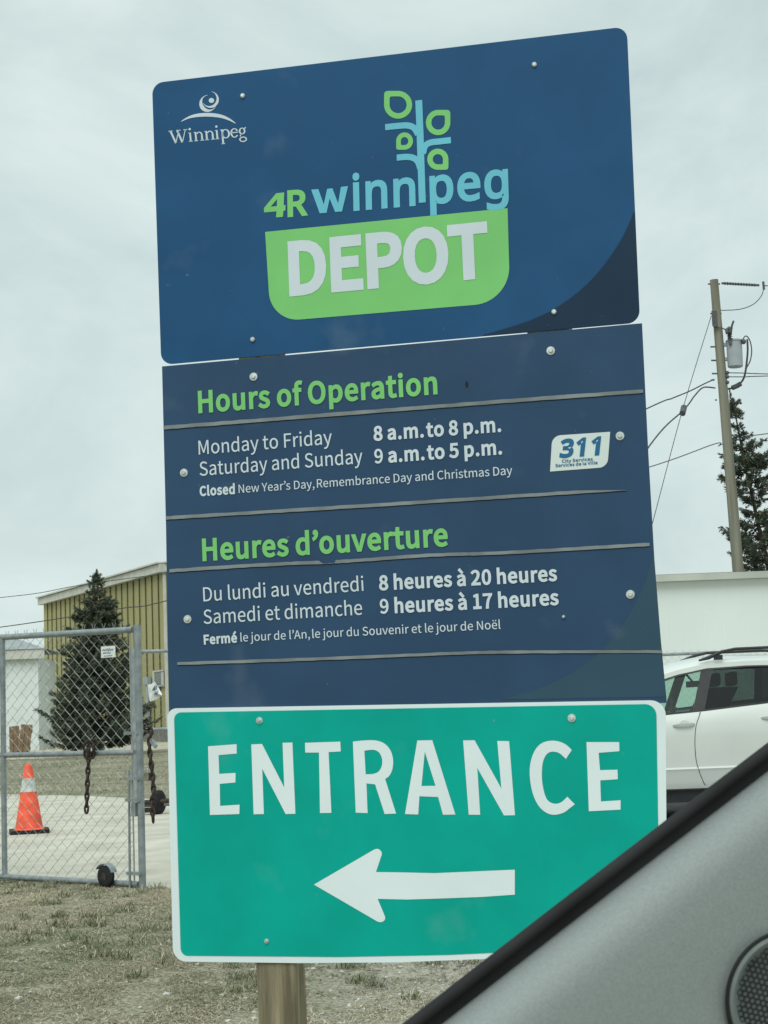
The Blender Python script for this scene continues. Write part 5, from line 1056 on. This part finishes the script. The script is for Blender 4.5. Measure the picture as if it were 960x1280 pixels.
# --- top board
top_q = [on_sign(190, 104), on_sign(201.5, 456), on_sign(800, 403), on_sign(783.5, 33)]
top = plate('header_board', rounded(top_q, .03), M['blue'])
D1, D2, D3 = .0009, .0018, .0027
# dark corner under a curved edge
arc = smooth_curve([on_sign(*p) for p in ((793.5, 262), (780, 293), (762, 322), (740, 349), (714, 372), (684, 391), (650, 405), (605, 418.5))], 6)
cr = rounded(top_q, .03); br = Vector(top_q[2])
corner = [tuple(p) for p in arc] + [on_sign(785.5, 402.9)] + [tuple(p) for p in rounded([on_sign(690, 412.2), top_q[2], on_sign(794.5, 270)], [0, .0295, 0])[1:-1]]
def clip_in(poly_, inset): return poly_
corner = [tuple(p) for p in arc[1:]] + [(on_sign(603, 419.6)[0], on_sign(603, 419.6)[1])] + rounded([on_sign(640, 416.8), (br.x - .001, br.y + .001), on_sign(796, 330)], [0, .029, 0])[1:-1] + [on_sign(793.9, 264)]
sheet('dark_corner', [[corner]], M['navy'], top, D1)
gq = [on_sign(331.5, 290), on_sign(338.5, 402.5), on_sign(637.8, 377.5), on_sign(634.5, 260.3)]
sheet('lime_tab', [[rounded(gq, [0, .078, .088, 0], 14)]], M['lime'], top, D1)
sheet('lettering', write('A', 'DEPOT', (361.9, 367.2), (612.0, 343.6), 61.5, bold=62, track=-80), M['vinyl'], top, D2)
sheet('lettering', write('B', 'R', (359.6, 270.2), (385.3, 268.0), 30.5, bold=52), M['lime'], top, D1)
sheet('lettering', write('B', 'inn', (441.5, 262.3), (519.6, 255.7), 43.0, bold=40), M['cyan'], top, D1)
sheet('lettering', write('B', 'peg', (537.6, 254.2), (636.0, 245.4), 43.0, bold=40), M['cyan'], top, D1)
sheet('lettering', [[L6([(29, 466), (74, 412), (103, 409), (101, 455), (108, 455), (107, 475), (100, 476), (98, 498), (73, 500), (75, 478), (30, 482)]), L6([(54, 461), (77, 433), (76, 459)])]], M['lime'], top, D1)
sheet('lettering', [[L6([(201, 399), (227, 397), (247, 453), (259, 396), (278, 394), (299, 449), (309, 389), (335, 386), (313, 478), (288, 480), (268, 431), (257, 483), (232, 485)])]], M['cyan'], top, D1)
pxm = (Vector(on_sign(500, 200)) - Vector(on_sign(400, 200))).length / 100 / 2.909        # metres per crop pixel
stem = []
stem.append([ribbon(L6([(592, 74), (597, 200), (605, 446)]), 24.5 * pxm)])
def branch(pts): stem.append([ribbon(smooth_curve(L6(pts), 8), 23 * pxm)])
tree_loops = [ribbon(L6([(592, 74), (597, 200), (605, 446)]), 24.5 * pxm)]
sheet('tree_emblem', [[tree_loops[0]]] , M['cyan'], top, D1)
br_l = []
for pts in ([(470, 172), (520, 167), (553, 166), (575, 175), (590, 198)], [(709, 219), (665, 224), (635, 228), (616, 240), (607, 268)], [(512, 283), (545, 280), (570, 283), (588, 296), (598, 322)]):
    br_l.append([ribbon(smooth_curve(L6(pts), 8), 22 * pxm)])
for b_ in br_l: sheet('branch_emblem', [b_], M['cyan'], top, D1 + .0002)
def leaf(x0, x1, y0, y1, corner_, t=19):
    cx, cy = (x0 + x1) / 2, (y0 + y1) / 2; hx, hy = (x1 - x0) / 2, (y1 - y0) / 2
    def shape(sx, sy):
        pts = []
        for k in range(40):
            a = 2 * math.pi * k / 40; c_, s_ = math.cos(a), math.sin(a)
            dx, dy = (1 if c_ >= 0 else -1), (1 if s_ >= 0 else -1)
            if (dx, dy) == corner_: e = .22
            else: e = 1.0
            pts.append((cx + sx * math.copysign(abs(c_) ** e, c_), cy + sy * math.copysign(abs(s_) ** e, s_)))
        return L6(pts)
    return [shape(hx, hy), shape(hx - t, hy - t)]
for lf in [leaf(466, 568, 40, 141, (-1, -1), 20), leaf(618, 707, 109, 201, (1, -1), 20), leaf(510, 571, 191, 254, (-1, 1), 17), leaf(623, 700, 250, 327, (1, 1), 20)]: sheet('leaf_emblem', [lf], M['lime'], top, D1)
# city emblem and its serif lettering
def L5(pts): return [on_sign(200 + x / 7.385, 100 + y / 7.385) for x, y in pts]
qm = (Vector(on_sign(300, 150)) - Vector(on_sign(200, 150))).length / 100 / 7.385
emb = [[ribbon(smooth_curve(L5([(195, 385), (260, 350), (340, 328), (450, 322), (560, 335), (640, 365), (700, 402)]), 8), 1, taper=lambda f: qm * (3 + 30 * math.sin(math.pi * f) ** 1.0))]]
def circ(cx, cy, r, a0, a1, w): return [ribbon(L5([(cx + r * math.cos(R(a0 + (a1 - a0) * k / 30)), cy + r * math.sin(R(a0 + (a1 - a0) * k / 30))) for k in range(31)]), 1, taper=lambda f: qm * w(f))]
emb2 = [circ(450, 212, 72, 262, 20, lambda f: 4 + 30 * math.sin(math.pi * min(1, max(0, (f * 1.02)))) ** 2.2)]
emb3 = [circ(462, 178, 72, -78, 150, lambda f: 3 + 22 * math.sin(math.pi * f) ** 1.6)]
emb4 = [[L5([(476 + 25 * math.cos(R(a)), 190 + 23 * math.sin(R(a))) for a in range(0, 360, 20)])]]
sheet('city_emblem', emb, M['vinyl'], top, D1); sheet('city_emblem', emb2, M['vinyl'], top, D1); sheet('city_emblem', emb3, M['vinyl'], top, D1 + .0002); sheet('city_emblem', emb4, M['vinyl'], top, D1)
# serif word drawn in a frame: baseline from (95,585) to (800,515), x to the right, y up, crop pixels
ba, bb = Vector((97, 588)), Vector((800, 521)); bx = (bb - ba).normalized(); by = Vector((bx.y, -bx.x))
def W(pts): return [on_sign(200 + p.x / 7.385, 100 + p.y / 7.385) for p in (ba + bx * x + by * y for x, y in pts)]
XH, CP = 84, 118
serif = []
def bar(x0, y0, x1, y1, w): serif.append([ribbon(W([(x0, y0), (x1, y1)]), w * qm)])
def foot(x, y, w=34): bar(x - w / 2, y + 3, x + w / 2, y + 3, 7)
def ring(cx, cy, rx, ry, thick, thin, a0=0, a1=360):
    out = [(cx + rx * math.cos(R(a)), cy + ry * math.sin(R(a))) for a in np.linspace(a0, a1, 33)]
    inn = [(cx + (rx - thick) * math.cos(R(a)), cy + (ry - thin) * math.sin(R(a))) for a in np.linspace(a0, a1, 33)]
    if a1 - a0 >= 359: serif.append([W(out[:-1]), W(inn[:-1])])
    else: serif.append([W(out + inn[::-1])])
bar(10, CP, 52, 0, 17); bar(52, 0, 88, CP, 8); bar(72, CP, 112, 0, 17); bar(112, 0, 150, CP, 8)
foot(12, CP - 6, 38); foot(84, CP - 6, 40); foot(150, CP - 6, 36)
def stem_i(x): bar(x, 2, x, XH, 16); foot(x, 0); bar(x - 16, XH - 3, x, XH - 3, 7)
stem_i(190); ring(190, XH + 32, 11, 11, 10.5, 10.5)
def let_n(x):
    stem_i(x); bar(x + 56, 2, x + 56, XH - 25, 16); foot(x + 56, 0); ring(x + 32, XH - 32, 32, 32, 15, 9, 0, 150)
let_n(240); let_n(340)
stem_i(437); ring(437, XH + 32, 11, 11, 10.5, 10.5)
bar(486, -48, 486, XH, 16); foot(486, -50); bar(470, XH - 3, 486, XH - 3, 7); ring(516, XH / 2, 40, XH / 2 + 1, 17, 8)
ring(598, XH / 2, 38, XH / 2 + 1, 16, 8, 25, 325); bar(565, XH / 2 + 4, 633, XH / 2 + 4, 8)
ring(670, XH * .63, 30, 31, 14, 8); ring(672, -24, 36, 25, 12, 9); bar(652, 22, 650, 4, 9); bar(690, XH - 12, 708, XH, 9)
sheet('lettering', serif, M['vinyl'], top, D1)
for b_ in ((303.5, 120), (316, 424.5), (668, 81), (692.5, 390)): bolt(top, *b_, r=.0062, washer=False)

# --- hours board
mid_q = [on_sign(202.5, 458), on_sign(205, 560), on_sign(207.5, 660), on_sign(209.5, 790), on_sign(211.7, 890), on_sign(833.5, 878.5), on_sign(826, 800), on_sign(818, 700), on_sign(810, 560), on_sign(802.5, 404)]
mid = plate('hours_board', mid_q, M['blue2'])
arc2 = smooth_curve([on_sign(*p) for p in ((817, 690), (806, 728), (789, 764), (766, 798), (736, 827), (700, 849), (663, 864), (625, 874.5))], 6)
sheet('dark_corner', [[[tuple(p) for p in arc2] + [on_sign(832, 871), on_sign(826, 800)]]], M['navy2'], mid, D1)
T1, T2 = ('A', M['badge']), None
SMALL = dict(bold=-2)
def line(txt, L, Rr, cap, m, bold, font='A', track=0): sheet('lettering', write(font, txt, L, Rr, cap, bold, 0, track), m, mid, D2)
line('Hours of Operation', (248.3, 515.6), (547.2, 491.6), 25.6, M['lime'], 50)
line('Monday to Friday', (248.8, 568.3), (415.4, 554.9), 17.2, M['vinyl'], 5)
line('Saturday and Sunday', (250.0, 594.9), (453.7, 579.0), 17.2, M['vinyl'], 5)
line('Closed', (250.0, 619.8), (294.0, 616.9), 11.3, M['vinyl'], 62)
line("New Year\u2019s Day, Remembrance Day and Christmas Day", (298.7, 616.3), (640.6, 593.2), 10.3, M['vinyl'], 5)
line('8 a.m. to 8 p.m.', (467.3, 550.6), (626.8, 539.1), 16.8, M['vinyl'], 52)
line('9 a.m. to 5 p.m.', (468.5, 579.0), (627.9, 567.2), 16.8, M['vinyl'], 52)
line("Heures d\u2019ouverture", (253.5, 700.4), (560.4, 681.5), 25.8, M['lime'], 50)
line('Du lundi au vendredi', (254.7, 751.8), (455.0, 738.4), 17.4, M['vinyl'], 5)
line('Samedi et dimanche', (255.0, 779.9), (453.2, 768.2), 17.4, M['vinyl'], 5)
line('Ferm\u00e9', (255.2, 805.2), (296.8, 802.5), 11.0, M['vinyl'], 62)
line("le jour de l\u2019An, le jour du Souvenir et le jour de No\u00ebl", (301.0, 802.0), (626.0, 785.9), 10.4, M['vinyl'], 5)
line('8 heures \u00e0 20 heures', (474.2, 737.4), (696.8, 725.4), 17.2, M['vinyl'], 52)
line('9 heures \u00e0 17 heures', (475.4, 766.7), (698.8, 755.4), 17.2, M['vinyl'], 52)
# worn grey joint strips, each with its shadow painted as a dark line below
def strip(ptsT, thick, taperL=0, taperR=0, gap=None, seed=0):
    rg = random.Random(seed); C = smooth_curve(ptsT, 14); n = len(C); up, lo = [], []
    for k, (x, y) in enumerate(C):
        f = k / (n - 1); w = thick * (1 + rg.uniform(-.08, .08))
        if taperR and f > 1 - taperR: w *= max(.06, (1 - f) / taperR)
        if taperL and f < taperL: w *= max(.3, f / taperL)
        if gap and gap[0] < f < gap[1]: w *= .12
        up.append((x, y + thick / 2 - w)); lo.append((x, y + thick / 2 + rg.uniform(-.25, .25)))
    mb = MB(); mb.slab([[on_sign(*p) for p in lo] + [on_sign(*p) for p in up[::-1]]], s3, 0, .0022); part('joint_strip', mb, M['strip'], mid)
    mb = MB(); mb.slab([[on_sign(x, y + 1.0) for x, y in lo] + [on_sign(x, y + .1) for x, y in lo[::-1]]], s3, D1, D1); part('joint_shadow', mb, M['shadow_and_hole'], mid, smooth='keep')
strip([(205.5, 534.6), (330, 525), (470, 514), (640, 501), (804, 489)], 4.6, seed=1)
strip([(208, 647.5), (330, 640), (500, 629.5), (640, 620.5), (783, 611)], 4.2, taperR=.12, seed=2)
strip([(212, 713.5), (330, 706), (412, 702.5), (440, 701), (540, 694), (640, 690.5), (812, 680.5)], 4.2, gap=(.30, .365), seed=3)
strip([(222, 829.5), (400, 823.5), (560, 817), (640, 815), (828, 814.5)], 3.8, seed=4)
# 311 badge
bq = [on_sign(670 + x / 7.385, 520 + y / 7.385) for x, y in ((150, 183), (130, 513), (660, 472), (685, 146))]
sheet('badge', [[rounded(bq, [.0225, 0, .0225, 0], 8)]], M['badge'], mid, D1)
def L7(x, y): return (670 + x / 7.385, 520 + y / 7.385)
sheet('lettering', write('B', '311', L7(212, 380), L7(585, 352), 20.6, bold=72, shear=.17, track=-10), M['badgeblue'], mid, D2)
sheet('lettering', write('A', 'City Services', L7(240, 432), L7(525, 410), 3.7, bold=40), M['badgeblue'], mid, D2)
sheet('lettering', write('A', 'Services de la Ville', L7(180, 473), L7(570, 444), 3.7, bold=40), M['badgeblue'], mid, D2)
for b_ in ((317, 471), (688.5, 438.5), (230, 591), (775, 545), (234.5, 774), (788, 743)): bolt(mid, *b_, r=.0105)
bolt(mid, 704.5, 771, r=.004, washer=False)
mb = MB(); u, v = on_sign(583.5, 480.5); mb.slab([[(u + .0035 * math.cos(a), v + .008 * math.sin(a)) for a in np.linspace(0, 6.1, 10)]], s3, D1, D1); part('screw_hole', mb, M['shadow_and_hole'], mid, smooth='keep')

# --- entrance board: white sheet with rounded corners, green field on it
low_q = [on_sign(209.5, 885.5), on_sign(217, 1201.5), on_sign(375, 1203.5), on_sign(500, 1202.5), on_sign(834.5, 1189), on_sign(833, 1030), on_sign(832.2, 875)]
L0 = TH + .0006
low = plate('entrance_board', rounded(low_q, [.024, .034, 0, 0, .034, 0, .034]), M['white'], L0)
gf = [on_sign(218.2, 890.5), on_sign(226.8, 1194.2), on_sign(425, 1195.8), on_sign(560, 1193.2), on_sign(824.5, 1181), on_sign(823, 1034), on_sign(820.5, 879.8)]
sheet('green_field', [[rounded(gf, [.018, .018, 0, 0, .02, 0, .026])]], M['green'], low, L0 + D1)
k6 = lambda pts: poly(pts, 3.4286, 240, 900); k7 = lambda pts: poly(pts, 3.4286, 510, 900)
ent = [[k6([(72, 112), (194, 103), (195, 143), (117, 150), (120, 230), (190, 226), (189, 267), (122, 273), (124, 367), (207, 362), (206, 402), (80, 406)])],
       [k6([(257, 104), (303, 102), (398, 288), (391, 97), (433, 96), (446, 401), (404, 402), (304, 208), (311, 402), (267, 403)])],
       [k6([(487, 97), (638, 92), (640, 134), (588, 137), (600, 397), (551, 398), (547, 139), (488, 139)])],
       [k6([(692, 92)] + smooth_curve([(725, 88), (760, 86), (795, 88), (828, 101), (853, 130), (864, 170), (861, 210), (848, 238), (830, 252)], 5) + [(877, 400), (828, 402), (787, 275), (750, 271), (755, 398), (704, 396)]),
        k6([(741, 131)] + smooth_curve([(762, 128), (785, 128), (806, 141), (817, 168), (815, 198), (800, 222), (775, 231)], 5) + [(747, 232)])],
       [k7([(42, 87), (106, 86), (205, 404), (152, 405), (131, 329), (51, 326), (46, 404), (-10.7, 402)]), k7([(74, 135), (120, 281), (60, 282)])],
       [k7([(238, 87), (287, 86), (402, 293), (384, 89), (435, 90), (460, 407), (413, 408), (299, 205), (311, 405), (262, 405)])],
       [k7(smooth_curve([(703, 128), (680, 106), (650, 92), (615, 88), (578, 97), (548, 125), (528, 175), (523, 235), (535, 310), (560, 365), (595, 397), (630, 405), (668, 396), (697, 375), (716, 360)], 5) + smooth_curve([(684, 328), (660, 350), (635, 358), (608, 350), (590, 325), (578, 275), (575, 228), (580, 178), (596, 146), (620, 135), (650, 142), (678, 166)], 5))],
       [k7([(766, 94), (906, 94), (907, 133), (818, 140), (824, 214), (899, 212), (900, 253), (825, 258), (828, 348), (912, 343), (912, 383), (776, 390)])]]
sheet('lettering', ent, M['white'], low, L0 + D2)
k8 = lambda pts: poly(pts, 3.4286, 380, 1040)
sheet('arrow', [[k8([(45, 224), (296, 78)] + smooth_curve([(303, 74), (318, 71), (331, 79), (336, 92), (333, 104)], 4) + [(311, 170), (440, 172), (560, 175), (720, 168), (905, 160), (905, 267), (760, 277), (600, 283), (440, 288), (318, 285)] + smooth_curve([(349, 360), (350, 370), (344, 380), (330, 385), (317, 382)], 4))]], M['white'], low, L0 + D2)
for b_, r in (((325, 900.5), .0085), ((715, 897.5), .0098), ((334, 1176), .006)): bolt(low, *b_, r=r, d=L0 + D1)

# ================================================================== INSIDE OF THE CAR THE PHOTO IS TAKEN FROM
ZC = .62                                          # distance of the pillar trim
def cam3(px, py, z): return EYE + (CF + CR * ((px - 480) / FOCAL) - CU * ((py - 640) / FOCAL)) * z
e0, e1 = cam3(512, 1290, ZC), cam3(964, 941, ZC + .05)
T = (e1 - e0).normalized(); view = ((e0 + e1) / 2 - EYE).normalized()
S_ = T.cross(view).normalized(); S_ = S_ if S_.dot(CU) < 0 else -S_       # away from the window edge, down and right
N_ = S_.cross(T); N_ = N_ if N_.dot(view) < 0 else -N_                      # towards the passenger
S_ = (S_ * .985 - N_ * .17).normalized() if False else S_
trim = thing('car_pillar_trim', tuple(e0), 'blurred grey car door trim with black window seal and round speaker in the lower right foreground', 'car trim')
def sweep(prof, s0=-.25, s1=.46, n=24):
    rings = []
    for k in range(n + 1):
        s = s0 + (s1 - s0) * k / n; bow = .004 * (1 - ((s - .1) / .35) ** 2)
        rings.append([e0 + T * s + S_ * (a - bow) + N_ * b for a, b in prof])
    return rings
def arcp(ca, cb, r, a0, a1, n=6): return [(ca + r * math.cos(R(a0 + (a1 - a0) * k / n)), cb + r * math.sin(R(a0 + (a1 - a0) * k / n))) for k in range(n + 1)]
seal = [(.0005, -.03), (-.0004, -.004)] + arcp(.0022, -.0028, .0027, 180, 40) + [(.0050, -.0062), (.0088, -.007), (.0088, -.034)]
mb = MB(); mb.loft(sweep(seal)); part('window_seal', mb, M['rubber'], trim, smooth=50)
panel = [(.0078, -.04), (.0078, -.011)] + arcp(.0258, -.013, .018, 180, 70, 12) + [(.042, .0010), (.058, -.0065), (.08, -.0155), (.12, -.029), (.18, -.036), (.26, -.065), (.30, -.1), (.28, -.11), (.18, -.06), (.08, -.045)]
spk_c = Vector((977, 1245))
# the panel is a swept skin; the speaker is let into it
mb = MB(); mb.loft(sweep(panel, n=40)); pan = part('trim_panel', mb, M['trimgrey'], trim, smooth=50)
prof_in = [(a, b) for a, b in panel if a >= .035 and b > -.07 and a <= .26][:6]
dr = ray(spk_c.x, spk_c.y)
best = None
for k in range(4000):
    z = .45 + .3 * k / 4000; p = cam3(spk_c.x, spk_c.y, z) - e0; s, a, b = p.dot(T), p.dot(S_), p.dot(N_); bow = .004 * (1 - ((s - .1) / .35) ** 2)
    h = float(np.interp(a + bow, [q[0] for q in prof_in], [q[1] for q in prof_in]))
    if b <= h: best = (z, a, b); break
zc_, a_, b_ = best; sc = cam3(spk_c.x, spk_c.y, zc_); rs = 83 * zc_ / FOCAL
slope = (np.interp(a_ + .02, [q[0] for q in prof_in], [q[1] for q in prof_in]) - np.interp(a_ - .02, [q[0] for q in prof_in], [q[1] for q in prof_in])) / .04
SNn = (N_ - S_ * float(slope)).normalized()
mb = MB(); mb.lathe(sc - SNn * .004, SNn, [(0, rs * 1.03), (.0035, rs * 1.03), (.0045, rs * .985), (.0025, rs * .97), (.0085, rs * .945), (.0092, rs * .90), (.0080, rs * .83), (.0045, rs * .81), (.0045, rs * .79), (0, rs * .79)], 64)
hs = part('speaker_housing', mb, M['bezel'], trim, smooth=40)
x_ = SNn.orthogonal().normalized(); y_ = SNn.cross(x_); Vv, Ff = [], []
pitch = 7.2 * zc_ / FOCAL; rg_ = rs * .80
for i in range(-16, 17):
    for j in range(-18, 19):
        cx, cy = pitch * (i + .5 * (j % 2)), pitch * j * .866
        if math.hypot(cx, cy) > rg_ - pitch * .4: continue
        o = len(Vv)
        for r_ in (pitch / math.sqrt(3), pitch * .37):
            for k in range(6):
                a = R(30 + 60 * k); u, v = cx + r_ * math.cos(a), cy + r_ * math.sin(a)
                Vv.append(sc + x_ * u + y_ * v + SNn * (.0015 + .0022 * (1 - (u * u + v * v) / rg_ ** 2)))
        for k in range(6):
            q = (k + 1) % 6; Ff.append((o + k, o + q, o + 6 + q, o + 6 + k))
mb = MB(); mb.add(Vv, Ff); part('grille', mb, M['grille'], hs, smooth='keep')
mb = MB(); mb.tube([sc + (SNn.orthogonal().normalized() * math.cos(a) + SNn.cross(SNn.orthogonal().normalized()) * math.sin(a)) * rs * .972 + SNn * .0034 for a in np.linspace(0, 2 * math.pi, 65)[:-1]], .0009, 6, closed=True); part('gap_ring', mb, M['grille'], hs, smooth=60)
mb = MB(); mb.lathe(sc - SNn * .0035, SNn, [(0, rs * .8), (.001, rs * .8)], 40); part('speaker_cone', mb, M['void'], hs)
